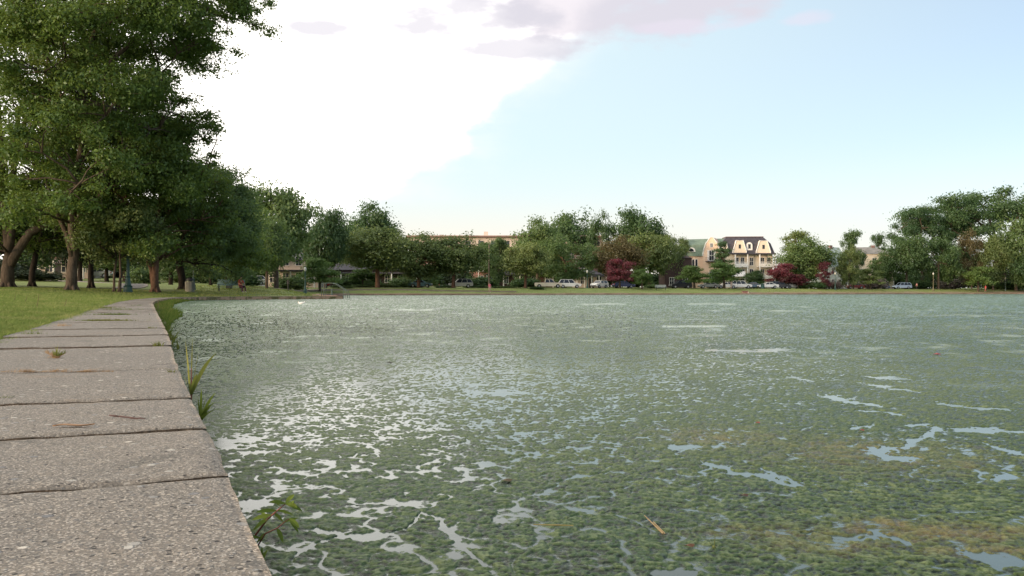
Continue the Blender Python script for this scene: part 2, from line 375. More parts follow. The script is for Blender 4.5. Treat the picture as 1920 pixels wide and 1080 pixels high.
for i in range(len(cuts)-1):
    gp = .0036 if i < 7 else .009; a, b = cuts[i]+gp, cuts[i+1]-gp
    ym = float(np.interp((a+b)/2, S_, near[:, 1])); Dm = max(ym, .9)
    h = .010*max(1, Dm/2.2) if ym > -1 else .06; h = min(h, .12)
    nu = max(8, int(1.0/h)); nv = max(4, int((b-a)/h))
    u = np.linspace(0, 1.0, nu+1); v = np.linspace(0, 1, nv+1)
    # crowd points at the borders
    U, Vv = np.meshgrid(u, v); jig = (.0022*perlin(U*3, Vv*0+i*7.3, 21)+.0022*perlin(U*17, Vv*0+i*3.1, 22)); jig2 = (.0022*perlin(U*3+9, Vv*0+i*5.3, 23)+.0022*perlin(U*19, Vv*0+i*1.7, 24))
    Sv = (a+jig) + (b-a+jig2-jig)*Vv; wgl = .012*perlin(Sv*1.3, U*0, 31)+.006*perlin(Sv*6, U*0, 32)
    Uu = U + (1-U)*wgl + (.03 if i % 5 == 2 else 0)*(U > .5)*U
    x, y = wpt(Sv, Uu)
    lift = (random.random()-.5)*.004; tilt = -{6:.0015, 7:.0035, 8:.004, 9:.003, 10:.004}.get(i, .0015 if i < 6 else .004+.008*random.random())
    de = np.minimum(np.minimum(Sv-a-jig, b+jig2-Sv), Uu+.002); de = np.maximum(de, 0)
    chip = np.clip(perlin(x*9, y*9, 33)*.5+.5, .15, 1)
    z = .2+lift+tilt*(Vv-.5)+.0022*perlin(x*14, y*14, 34)+.0012*perlin(x*45, y*45, 35)+.003*perlin(x*3, y*3, 37) - (.0065 if i < 7 else .011)*chip*np.exp(-de/(.0025+.005*chip))
    V = np.stack([x, y, z], -1).reshape(-1, 3); m_, k_ = x.shape; I = np.arange(m_*k_).reshape(m_, k_)
    F = np.stack([I[:-1, :-1], I[:-1, 1:], I[1:, 1:], I[1:, :-1]], -1).reshape(-1, 4)[:, ::-1]
    per = np.concatenate([I[0, :], I[1:, -1], I[-1, -2::-1], I[-2:0:-1, 0]]); n = len(per); rows = [per]; VV = [V]
    base_i = len(V); cx, cy = x.mean(), y.mean()
    for q, (dz, ins) in enumerate(((-.03, .0), (-.10, .004), (-.21, .008))):
        lo = V[per].copy(); lo[:, 2] = lo[:, 2]*0 + .2+lift+dz; dxy = np.array([cx, cy])-lo[:, :2]; dxy /= np.linalg.norm(dxy, axis=1)[:, None]; lo[:, :2] += dxy*(ins+.004*perlin(lo[:, 0]*25, lo[:, 1]*25+q, 36)[:, None])
        VV.append(lo); rows.append(np.arange(base_i, base_i+n)); base_i += n
    Fs = []
    for q in range(3):
        A, B = rows[q], rows[q+1]; Fs.append(np.stack([A, B, np.roll(B, -1), np.roll(A, -1)], 1))
    me = mesh_np('coping_slab', np.vstack(VV), np.vstack([F]+Fs), True)
    gr = np.concatenate([np.exp(-np.minimum(Sv-a-jig, b+jig2-Sv).ravel()/(.0032 if i < 7 else .006)), np.tile(np.exp(-np.minimum(Sv-a-jig, b+jig2-Sv).ravel()[per]/.02), 3)]); fattr(me, 'groove', np.clip(gr, 0, 1))
    fattr(me, 'side', np.concatenate([np.zeros(len(V)), np.tile((Uu.ravel()[per] < .01)*float(ss(ym, 14, 30)), 3)]))
    link('coping_slab', me, conc, wall)
# sandy bedding in the joints and the face of the wall below the slabs
Sd = np.arange(0.05, S_[-1]-.02, .12); prof = [(.012, -.6), (.012, .0), (.02, .165), (.03, .188), (.5, .191), (.95, .187), (.965, -.4)]
Vs = []
for (u, zz) in prof:
    x, y = wpt(Sd, np.full(len(Sd), u)+.006*perlin(Sd*3, Sd*0+zz*9, 41)); Vs.append(np.stack([x, y, zz+.006*perlin(Sd*4, Sd*0+u*5, 42)], -1))
V = np.stack(Vs, 1); m_, k_ = V.shape[:2]; I = np.arange(m_*k_).reshape(m_, k_)
F = np.stack([I[:-1, :-1], I[1:, :-1], I[1:, 1:], I[:-1, 1:]], -1).reshape(-1, 4)
caps = [list(I[-1, :])]
def m_face(t, out):
    g = G(t); o = g.geo(); n_ = g.noise(o, 1.2, 6, .65); n2_ = g.noise(o, 14, 5, .6); z = g.n('ShaderNodeSeparateXYZ', {0: o}).outputs[2]
    col = g.mix(g.ramp(n_, .3, .7), (.40, .26, .16), (.52, .38, .26)); col = g.mix(g.ramp(n2_, .45, .75, 0, .6), col, (.2, .14, .09))
    col = g.mix(g.m('MULTIPLY', g.ramp(z, .07, .0), g.ramp(n2_, .3, .6)), col, (.10, .11, .04))
    g.bsdf(out, col, .9, n2_, .6, .01)
facem = MAT('stained_wall_face', m_face)
link('wall_face', mesh_np('wall_face', V.reshape(-1, 3), F, True), facem, wall)
# low stone edging of the far bank
fe = dense(FAR, 6); fe = fe[(fe[:, 1] > 60)]; fe = fe[:np.argmax(fe[:, 0] > 232)] if (fe[:, 0] > 232).any() else fe
fs = arc(fe); q = np.arange(0.3, fs[-1], .5); ex = np.interp(q, fs, fe[:, 0]); ey = np.interp(q, fs, fe[:, 1])
# follow the pond outline exactly
P2 = far[:-30]; s2 = arc(P2); q = np.arange(.02, s2[-1], .45); ex = np.interp(q, s2, P2[:, 0]); ey = np.interp(q, s2, P2[:, 1])
tx = np.gradient(ex); ty = np.gradient(ey); l = np.hypot(tx, ty); nxn, nyn = -ty/l, tx/l
j = .03*perlin(q*.9, q*0, 51); top = .225+.03*perlin(q*.4, q*0, 52)
prof = [(-.02, -.5), (.0, .02), (.03, 1.0), (.10, 1.06), (.42, 1.05), (.5, .4)]
V = np.stack([np.stack([ex+nxn*(u+j), ey+nyn*(u+j), (top*zz if zz > 0 else np.full(len(q), zz))], -1) for u, zz in prof], 1)
m_, k_ = V.shape[:2]; I = np.arange(m_*k_).reshape(m_, k_); F = np.stack([I[:-1, :-1], I[1:, :-1], I[1:, 1:], I[:-1, 1:]], -1).reshape(-1, 4)
def m_edge(t, out):
    g = G(t); o = g.geo(); n_ = g.noise(o, .45, 5, .65); n2_ = g.noise(o, 3, 5, .6)
    col = g.mix(g.ramp(n_, .35, .65), (.22, .125, .085), (.36, .24, .18)); col = g.mix(g.ramp(n2_, .5, .7, 0, .7), col, (.12, .12, .06)); g.bsdf(out, col, .9)
o = link('stone_edging', mesh_np('stone_edging', V.reshape(-1, 3), F, False), MAT('brown_stone', m_edge)); tag(o, 'low reddish brown stone edging along the far shore', 'edging')

# ------------------------------------------------------------------ water and algae
w = np.array([[-60,-60,0],[260,-60,0],[260,260,0],[-60,260,0]], float)
def m_water(t, out):
    g = G(t); o = g.geo(); n_ = g.noise(o, 1.1, 3, .5); n2_ = g.noise(o, 14, 3, .5)
    sp = g.n('ShaderNodeSeparateXYZ', {0: o}); scum = g.m('MULTIPLY', g.ramp(sp.outputs[1], 60, 110), .85)
    col = g.mix(scum, (.075, .105, .088), (.13, .175, .11))
    g.bsdf(out, col, g.m('MULTIPLY_ADD', scum, .30, .13), g.m('ADD', n_, g.m('MULTIPLY', n2_, .12)), .12, .02, IOR=1.36)
wm = MAT('pond_water', m_water)
o = link('water', mesh_np('water', w, [[0, 1, 2, 3]]), wm); tag(o, kind='structure')
# open channels in the mat, taken from their places on the pond: x, y of the photograph -> point on the water plane
def wp(px, py): D = EYE*FPX/(py-HOR); return np.array([(px-960)/FPX*D, D])
CH = [([(1345,657),(1420,659),(1470,655)], .055), ([(1565,746),(1600,756),(1640,760)], .030), ([(1610,770),(1650,772),(1690,778)], .014), ([(1620,718),(1670,728),(1725,735)], .018), ([(1765,757),(1820,764),(1880,768)], .024),
 ([(1480,708),(1510,712)], .02), ([(1640,708),(1700,710)], .035), ([(1810,806),(1880,808),(1960,815)], .024), ([(1625,838),(1665,860),(1725,860)], .013), ([(1620,845),(1690,838),(1740,812),(1755,800)], .010),
 ([(1255,838),(1310,838)], .016), ([(1330,868),(1370,884),(1420,890),(1480,915)], .012), ([(1420,890),(1470,897),(1490,910)], .008), ([(1860,898),(1900,892)], .014), ([(1700,800),(1745,795)], .008),
 ([(890,737),(930,735),(972,737)], .032), ([(870,720),(910,722)], .015), ([(400,832),(440,830),(478,826)], .024), ([(440,945),(500,942)], .020), ([(600,990),(640,1004),(700,1010)], .008), ([(790,960),(830,975),(850,1010),(880,1035),(900,1060)], .007),
 ([(1640,1000),(1700,1018)], .012), ([(1830,1045),(1920,1052)], .013), ([(1510,1000),(1640,1010)], .004), ([(560,1040),(600,1020),(640,1004)], .004), ([(700,1010),(760,990),(790,960)], .004), ([(1230,1070),(1300,1078)], .010),
 ([(1840,690),(1930,700)], .05), ([(1400,870),(1500,905)], .006), ([(1850,830),(1900,850)], .008), ([(1600,805),(1640,800)], .008)]
def chan(x, y):
    m = np.full(x.shape, 9.0)
    wx = x+.035*perlin(x*9, y*5, 61)*np.clip(y/3, .5, 6)+.012*perlin(x*30, y*18, 62); wy = y+.05*perlin(x*8, y*5, 63)*np.clip(y/3, .5, 8)+.02*perlin(x*28, y*18, 64)
    for pts, wd in CH:
        W_ = [wp(*p) for p in pts]
        for a, b in zip(W_[:-1], W_[1:]):
            dx, dy = b-a; l2 = dx*dx+dy*dy; sel = (y > min(a[1], b[1])*.9-.1-wd*8) & (y < max(a[1], b[1])*1.1+.1+wd*8)
            if not sel.any(): continue
            t = np.clip(((wx[sel]-a[0])*dx+(wy[sel]-a[1])*dy)/l2, 0, 1); ddx = (wx[sel]-a[0]-t*dx); ddy = (wy[sel]-a[1]-t*dy)/2.2
            m[sel] = np.minimum(m[sel], np.hypot(ddx, ddy)/wd/(1-.35*np.abs(2*t-1)))
    return m
ps = np.concatenate([np.arange(900, 330, -4.0), np.arange(330, 12, -.50), np.arange(12, 1.9, -.22)]); Dr = EYE*FPX*.5333/ps
th = np.linspace(R(-42), R(42), 1500); T_, D_ = np.meshgrid(np.tan(th), Dr); X = T_*D_; Y = D_
SDw = sdist(X, Y)
fine = 1-ss(D_, 14, 40)
b1 = np.abs(perlin(X/.085, Y/.085, 71)); b2 = np.abs(perlin(X/.036+5, Y/.036, 72)); b3 = np.abs(perlin(X/.017, Y/.017+3, 73)); lo = perlin(X/.55, Y/.8, 74); lo2 = perlin(X/2.6, Y/3.6, 75); lo3 = perlin(X/9, Y/14, 76)
warpx = X+.02*perlin(X/.1, Y/.1, 79); rid = np.abs(perlin(warpx/.22, Y/.22, 78)+.35*perlin(X/.07, Y/.07, 80))
side = ss(T_, -.35, .45)                    # towards the east the mat is thicker and less broken
b4 = perlin(X/.011, Y/.011, 81); b5 = perlin(X/.028+9, Y/.028, 82); b6 = perlin(X/.075+9, Y/.06, 83)
rid2 = np.abs(perlin((X+.012*perlin(X/.05, Y/.05, 84))/.075, Y/.085, 85)+.3*perlin(X/.03, Y/.03, 86))
q1 = perlin((X+.010*perlin(X/.04, Y/.04, 91))/.036, (Y+.25*X)/.026, 90); q2 = perlin(X/.0165+4, Y/.0125, 92); q3 = perlin(X/.085, (Y+.3*X)/.045, 97)
nearf = 1-ss(D_, 2.3, 3.8)
q4 = perlin(X/.0085+2, Y/.011+7, 98); wild = perlin(X/.24, (Y-.2*X)/.13, 99)
raw = .30*(b1-.25)*2+.55*q1+.60*q2+.25*q3+.25*(b2-.25)*2+.34*q4+.22*wild + .10*lo
raw = raw - (1.0*np.exp(-(rid/.050)**2)+.50*np.exp(-(rid2/.06)**2))*(.18+.82*nearf)*(1-.35*side)
cdf = np.zeros_like(raw); nb_ = 48
for i in range(0, len(Dr), nb_):
    j = min(len(Dr), i+nb_); lo_i, hi_i = max(0, i-nb_), min(len(Dr), j+nb_); smp = np.sort(raw[lo_i:hi_i:3, ::5].ravel()); cdf[i:j] = np.searchsorted(smp, raw[i:j])/len(smp)
zone = np.clip((1-ss(T_+.12*lo2, -.10, .42))*ss(D_, 2.0, 3.4)*(1+.9*lo2+.6*lo), 0, 1.3)
fopen = .15*(1-side)+.075*side + .27*zone*(1-.35*ss(D_, 9, 18)) + .06*lo2; fopen = fopen*(1-.75*ss(D_, 15, 36)); ch = chan(X, Y); patchy = perlin(X/.9, Y/1.1, 102)+.5*perlin(X/.33, Y/.3, 103)
fopen = fopen + .30*np.exp(-(ch/2.6)**2)*(.5+1.2*np.clip(patchy+.3, 0, 1)) + .10*np.clip(patchy, 0, .6)*(1-ss(D_, 12, 30)); fopen = np.clip(fopen, .006, .6)
h = (cdf-fopen)*(.0062-.0035*ss(D_, 2.5, 7)-.0010*ss(D_, 7, 10))
ch = ch*1.25*(1+1.1*q3+.5*wild)+.35*np.maximum(q1, 0)+.9*np.maximum(perlin(X/.045, Y/.035, 101)-.22, 0)*3*(1-.5*nearf); h = np.where(ch < 2.2, h-.02*np.exp(-(ch/.95)**2)-.004*np.exp(-(ch/1.6)**2), h)
h = np.where(SDw > -.015, -.05, h); h = h*(1-.0*fine)
h = np.maximum(h, -.03)
tint = np.clip(.5+.9*lo2+.5*lo3+.5*lo, 0, 1)
ochre = np.exp(-((X-.72*Y/1.9)**2/.05+(Y-1.93)**2/.02))*.0
for (px, py, rx, ry) in ((1750,1000,170,16),(1660,985,60,12),(1830,1035,90,10),(1460,1000,150,14),(1550,1025,120,16),(1780,870,60,14),(1640,850,200,30),(1350,820,120,18)):
    c0 = wp(px, py); c1 = wp(px+rx, py); c2 = wp(px, py-ry); wx_ = c1[0]-c0[0]; wy_ = max(c2[1]-c0[1], .03)
    ochre = np.maximum(ochre, np.exp(-((X-c0[0])/wx_)**2-((Y-c0[1])/wy_)**2)*(1. if py > 900 and px > 1600 else .5))
ochre = np.clip(ochre*(.6+1.6*b1*2), 0, 1)
keep = (SDw < .6); I = np.arange(X.size).reshape(X.shape)
kf = (keep[:-1, :-1] | keep[1:, 1:]) & ~((h[:-1, :-1] < -.028) & (h[1:, 1:] < -.028))
F = np.stack([I[:-1, :-1], I[:-1, 1:], I[1:, 1:], I[1:, :-1]], -1)[kf]
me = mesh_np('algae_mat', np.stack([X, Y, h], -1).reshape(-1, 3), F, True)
fattr(me, 'tint', tint.ravel()); pale = np.zeros(X.shape)
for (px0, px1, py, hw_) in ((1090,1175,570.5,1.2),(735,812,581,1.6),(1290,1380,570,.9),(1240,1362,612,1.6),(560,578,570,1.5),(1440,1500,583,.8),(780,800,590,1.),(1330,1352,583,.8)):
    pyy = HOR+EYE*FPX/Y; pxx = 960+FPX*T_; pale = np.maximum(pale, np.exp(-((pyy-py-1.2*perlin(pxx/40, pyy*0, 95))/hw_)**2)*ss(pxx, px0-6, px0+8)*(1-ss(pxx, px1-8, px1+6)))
fl = perlin(X/.42, Y/.55, 104)+.7*perlin(X/1.5, Y/2.2, 105)+.6*perlin(X/.13, Y/.2, 106)
streak = np.clip((fl-.28)*1.5, 0, .55)*ss(D_, 3, 9)*(1-.3*side)
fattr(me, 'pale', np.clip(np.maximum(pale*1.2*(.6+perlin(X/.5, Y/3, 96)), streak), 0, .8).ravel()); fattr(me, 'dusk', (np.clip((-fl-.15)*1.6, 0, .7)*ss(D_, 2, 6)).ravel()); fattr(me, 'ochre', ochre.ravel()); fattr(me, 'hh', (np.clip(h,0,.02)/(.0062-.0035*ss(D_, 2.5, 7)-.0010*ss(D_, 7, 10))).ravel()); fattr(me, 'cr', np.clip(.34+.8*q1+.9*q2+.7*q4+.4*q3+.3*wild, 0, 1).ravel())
def m_algae(t, out):
    g = G(t); o = g.geo(); A = lambda n: g.n('ShaderNodeAttribute', attribute_name=n).outputs['Fac']
    ti, oc, hh = A('tint'), A('ochre'), A('hh'); y = g.n('ShaderNodeSeparateXYZ', {0: o}).outputs[1]
    n0 = g.noise(o, 26, 4, .65); n1_ = g.noise(o, 120, 4, .7); cr = A('cr')
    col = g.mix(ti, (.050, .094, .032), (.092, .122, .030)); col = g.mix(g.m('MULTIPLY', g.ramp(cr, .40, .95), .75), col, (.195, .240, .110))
    col = g.mix(g.m('MULTIPLY', g.ramp(n0, .5, .75), .5), col, (.25, .27, .10))
    col = g.mix(g.m('MULTIPLY', g.ramp(cr, .30, .05), .9), col, (.010, .017, .007)); col = g.mix(g.m('MULTIPLY', g.ramp(n1_, .42, .70), .6), col, (.030, .042, .018)); col = g.mix(g.m('MULTIPLY', oc, .42), col, (.27, .19, .08))  # dry crests, wet hollows; the lumps' small shadows are put into this colour too
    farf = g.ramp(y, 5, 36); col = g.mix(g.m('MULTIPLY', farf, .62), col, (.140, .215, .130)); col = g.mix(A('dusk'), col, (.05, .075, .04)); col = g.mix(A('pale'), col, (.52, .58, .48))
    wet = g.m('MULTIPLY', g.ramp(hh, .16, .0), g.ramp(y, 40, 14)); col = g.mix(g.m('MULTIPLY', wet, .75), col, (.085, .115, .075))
    rough = g.m('ADD', g.ramp(cr, .1, .6, .30, .60), g.m('MULTIPLY', farf, .05))
    rough = g.n('ShaderNodeMix', {0: wet, 2: rough, 3: .16}).outputs[0]; g.bsdf(out, col, rough, g.m('ADD', n0, g.m('MULTIPLY', n1_, .8)), .7, .008, **{'Specular IOR Level': g.m('ADD', g.ramp(y, 3, 14, .20, .34), g.m('MULTIPLY', wet, .3))})
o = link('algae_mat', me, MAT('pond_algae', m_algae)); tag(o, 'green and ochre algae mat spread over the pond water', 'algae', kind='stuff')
# ------------------------------------------------------------------ trees
def m_leaf(name, a, b, hi, trans=.42):
    def f(t, out):
        g = G(t); o = g.geo(); oi = g.n('ShaderNodeObjectInfo'); rn = oi.outputs['Random']
        ck = g.n('ShaderNodeAttribute', attribute_name='clump').outputs['Fac']; lf = g.n('ShaderNodeAttribute', attribute_name='leaf').outputs['Fac']
        col = g.mix(ck, a, b); col = g.mix(g.ramp(lf, .72, 1., 0, .5), col, hi)
        col = g.mix(g.ramp(g.noise(o, .22, 3), .35, .65, 0, .35), col, hi)
        k = g.m('MULTIPLY_ADD', rn, .36, .82); col = g.mix(1., col, g.n('ShaderNodeCombineXYZ', {0: g.m('MULTIPLY_ADD', rn, .5, .72), 1: k, 2: k}).outputs[0], 'MULTIPLY')
        d_ = g.n('ShaderNodeBsdfDiffuse', {0: col}); tr = g.n('ShaderNodeBsdfTranslucent', {0: g.mix(.5, col, hi)}); gl = g.n('ShaderNodeBsdfGlossy', {0: (.8, .85, .9, 1), 1: .5})
        s1 = g.n('ShaderNodeMixShader', {0: trans, 1: d_.outputs[0], 2: tr.outputs[0]}); s2 = g.n('ShaderNodeMixShader', {0: .035, 1: s1.outputs[0], 2: gl.outputs[0]})
        t.links.new(s2.outputs[0], out.inputs[0])
    return MAT(name, f)
LM = {
 'oak': m_leaf('oak_leaves', (0.087, 0.146, 0.028), (0.139, 0.210, 0.042), (0.259, 0.333, 0.061)),
 'olive': m_leaf('olive_leaves', (0.108, 0.158, 0.048), (0.161, 0.213, 0.066), (0.257, 0.304, 0.091)),
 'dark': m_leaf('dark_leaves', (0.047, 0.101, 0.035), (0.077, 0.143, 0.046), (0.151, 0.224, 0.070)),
 'mid': m_leaf('mid_leaves', (0.077, 0.134, 0.044), (0.120, 0.186, 0.057), (0.204, 0.284, 0.081)),
 'light': m_leaf('light_leaves', (.090, .155, .030), (.125, .20, .045), (.17, .26, .07)),
 'brown': m_leaf('bronze_leaves', (0.118, 0.094, 0.036), (0.161, 0.128, 0.048), (0.235, 0.181, 0.074)),
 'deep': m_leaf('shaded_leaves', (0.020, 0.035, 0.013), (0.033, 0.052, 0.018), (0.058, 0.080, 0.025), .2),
 'pink': m_leaf('crimson_blossom', (.075, .050, .030), (.21, .036, .055), (.26, .06, .085)),
 'pale': m_leaf('pale_blossom', (.26, .20, .17), (.32, .25, .21), (.38, .30, .26)),
}
def m_bark(name, a, b):
    def f(t, out):
        g = G(t); o = g.geo(); mp = g.n('ShaderNodeMapping', {'Vector': o, 'Scale': (1., 1., .22)}).outputs[0]
        n_ = g.noise(mp, 9, 6, .7, .6); g.bsdf(out, g.mix(g.ramp(n_, .3, .7), a, b), .9, n_, .8, .04, **{'Specular IOR Level': .15})
    return MAT(name, f)
bark = m_bark('grey_bark', (.055, .042, .030), (.13, .10, .075)); barkr = m_bark('reddish_bark', (.07, .04, .026), (.17, .105, .07)); barkd = m_bark('dark_bark', (.02, .016, .013), (.055, .043, .033))
def leaves_mesh(cl, n, size, r, name='crown', elong=.5, droop=.0):
    """cl: array of x, y, z, rx, rz, weight. Leaf-sized folded faces gathered in clumps."""
    cl = np.asarray(cl, float); p = cl[:, 5]/cl[:, 5].sum(); ci = r.choice(len(cl), n, p=p); c = cl[ci]
    dirn = r.normal(size=(n, 3)); dirn /= np.linalg.norm(dirn, axis=1)[:, None]; rad = np.abs(r.normal(.70, .34, n)); ax = r.normal(size=(len(cl), 3))*np.array([1, 1, .35]); ax /= np.linalg.norm(ax, axis=1)[:, None]; kk = r.uniform(-.35, .8, len(cl)); al = ax[ci]; dirn = dirn+al*((dirn*al).sum(1)*kk[ci])[:, None]; rad = np.where(r.random(n) < .12, rad*1.35, rad)
    pos = np.stack([c[:, 0]+dirn[:, 0]*rad*c[:, 3], c[:, 1]+dirn[:, 1]*rad*c[:, 3], c[:, 2]+dirn[:, 2]*rad*c[:, 4]], 1)
    # gather leaves on small twigs
    tw = max(1, n//14); hub = pos[r.integers(0, n, tw)]
    nrm = dirn*.6+r.normal(size=(n, 3))*.55+np.array([0, 0, .55]); nrm /= np.linalg.norm(nrm, axis=1)[:, None]
    a = r.normal(size=(n, 3)); a[:, 2] -= droop; a -= nrm*(a*nrm).sum(1)[:, None]; a /= np.linalg.norm(a, axis=1)[:, None]; b = np.cross(nrm, a)
    s = size*(.6+.8*r.random(n))[:, None]; w = s*elong; fold = nrm*s*.16
    V = np.stack([pos-a*s*.5, pos+b*w*.5+fold-a*s*.05, pos+a*s*.5, pos-b*w*.5+fold-a*s*.05], 1).reshape(-1, 3)
    F = np.arange(n*4).reshape(n, 4); me = mesh_np(name, V, F)
    ck = r.random(len(cl)); fattr(me, 'clump', np.repeat(np.clip(ck[ci]*.8+.1+r.normal(0, .08, n), 0, 1), 4)); fattr(me, 'leaf', np.repeat(r.random(n), 4)); return me
def bend(a, b, r, k=4, sag=.1, up=.15):
    a = Vector(a); b = Vector(b); Lh = (b-a).length; out = []
    for i in range(k+1):
        t = i/k; p = a.lerp(b, t); q = math.sin(math.pi*t)*Lh
        p += Vector((r.normal()*.04*q, r.normal()*.04*q, up*q*.5)); out.append(p)
    out[0] = a; out[-1] = b; return out
def wood_mesh(mb, cl, r, trunk_top, axis_r, n_main=9, base_z=0., seg=6, lean=(0, 0)):
    """limbs from the trunk axis to the clumps, the larger ones first"""
    order = np.argsort(-np.asarray(cl)[:, 5]); mains = []
    for q in order[:n_main]:
        c = cl[q]; t = r.uniform(.55, 1.0); st = Vector((lean[0]*t, lean[1]*t, base_z+(trunk_top-base_z)*t))
        pts = bend(st, (c[0], c[1], c[2]), r, 5); mb.tube(pts, [axis_r*(.55-.42*i/5) for i in range(6)], seg); mains.append(pts)
    for q in order[n_main:]:
        c = Vector(cl[q][:3]); best = min(((p-c).length, k, i) for k, pts in enumerate(mains) for i, p in enumerate(pts[1:]))
        p = mains[best[1]][best[2]+1]; mb.tube(bend(p, c, r, 3), [axis_r*.16, axis_r*.12, axis_r*.07, axis_r*.03], 4)
# --- unit trees for the far shore: 1 m tall, about 1 m wide
def unit_tree(kind, seed, nleaf, size):
    r = np.random.default_rng(seed); cl = []
    if kind == 'round':
        for i in range(46):
            d_ = r.normal(size=3); d_ /= np.linalg.norm(d_); k = r.uniform(.45, .86)
            cl.append((d_[0]*.46*k, d_[1]*.46*k, .545+d_[2]*.42*k, r.uniform(.10, .17), r.uniform(.06, .11), 1))
        top, ar = .42, .026
    elif kind == 'tall':
        for i in range(34):
            t = r.random(); z = .13+.80*t; w = .44*math.sin(math.pi*(.12+.80*t))**.7; an = r.uniform(0, 6.28); k = r.uniform(.35, 1)
            cl.append((math.cos(an)*w*k, math.sin(an)*w*k, z, r.uniform(.08, .14), r.uniform(.06, .10), 1))
        top, ar = .5, .022
    elif kind == 'spread':
        for i in range(60):
            an = r.uniform(0, 6.28); k = math.sqrt(r.random()); w = .47*k; z = .60+.30*math.sqrt(max(0, 1-k*k))*r.uniform(.2, 1.05)-.14*k*r.random()
            if r.random() < .3: z -= r.uniform(.15, .5); w *= .95
            cl.append((math.cos(an)*w, math.sin(an)*w, z, r.uniform(.055, .12), r.uniform(.03, .06), 1))
        top, ar = .36, .030
    elif kind == 'layer':
        for L_ in range(8):
            z = .14+.80*L_/7; w = .46*(1-(L_/7.6)**2.2)
            for j in range(12-L_//2):
                an = r.uniform(0, 6.28); k = r.uniform(.4, 1); cl.append((math.cos(an)*w*k, math.sin(an)*w*k, z+r.normal()*.02-.05*k, r.uniform(.08, .13), r.uniform(.022, .04), 1))
        top, ar = .7, .022
    elif kind == 'umbrella':
        for i in range(42):
            an = r.uniform(0, 6.28); k = math.sqrt(r.random()); L_ = r.integers(0, 4); w = .48*k*(1-.12*L_)
            cl.append((math.cos(an)*w, math.sin(an)*w, .36+.155*L_-.08*k*k+r.normal()*.03, r.uniform(.10, .16), r.uniform(.05, .08), 1))
        top, ar = .36, .035
    elif kind == 'ragged':
        for i in range(50):
            t = r.random(); z = .16+.76*t; w = .42*math.sin(math.pi*(.15+.7*t)); an = r.uniform(0, 6.28); k = r.uniform(.1, 1.)
            cl.append((math.cos(an)*w*k, math.sin(an)*w*k, z, r.uniform(.06, .12), r.uniform(.04, .08), 1))
        top, ar = .55, .022
    elif kind == 'bush':
        for i in range(26):
            an = r.uniform(0, 6.28); k = math.sqrt(r.random()); cl.append((math.cos(an)*.36*k, math.sin(an)*.36*k, (.18+.55*(1-k*.6)*r.random()), r.uniform(.14, .22), r.uniform(.16, .28), 1))
        top, ar = .3, .03
    cl = [tuple(c[:5])+(c[3]**2*c[4]**.3,) for c in cl]
    crown = leaves_mesh(cl, nleaf, size, r)
    mb = MB(); mb.tube([(0, 0, -.03), (0, 0, .02), (.004, .0, top*.5), (.0, .006, top)], [ar*1.5, ar*1.05, ar*.85, ar*.7], 8)
    wood_mesh(mb, cl, r, top, ar, 7, top*.55)
    w = bpy.data.meshes.new('trunk'); w.from_pydata(mb.v, [], mb.f); return crown, w
UT = {}
for kind, vs, nl, sz in (('round', 3, 13000, .036), ('tall', 2, 12000, .034), ('spread', 2, 22000, .022), ('layer', 2, 12000, .034), ('umbrella', 2, 7000, .048), ('ragged', 2, 10500, .032), ('bush', 2, 3200, .09)):
    UT[kind] = [unit_tree(kind, 100+17*i+len(kind), nl, sz) for i in range(vs)]
tcount = {}
def tree(name, kind, var, px, D, wpx, top, leaf, label, cat='tree', group=None, bk=None, base=None, rz=None):
    x = atx(px, D); g0 = gz(x, D) if base is None else base; h_ = EYE+(HOR-top)/FPX*D-g0; w_ = wpx/FPX*D
    root = empty(name, (x, D, g0), random.random()*6.28 if rz is None else rz); tag(root, label, cat, group)
    cr, wd = UT[kind][var % len(UT[kind])]
    key = (kind, var % len(UT[kind]), leaf)
    for nm, me, mt in (('trunk', wd, bk or bark), ('crown', cr, LM[leaf])):
        o = bpy.data.objects.new(nm, me); C.objects.link(o); o.parent = root; o.scale = (w_, w_, h_)
        if not me.materials: me.materials.append(None)
        o.material_slots[0].link = 'OBJECT'; o.material_slots[0].material = mt
    return root
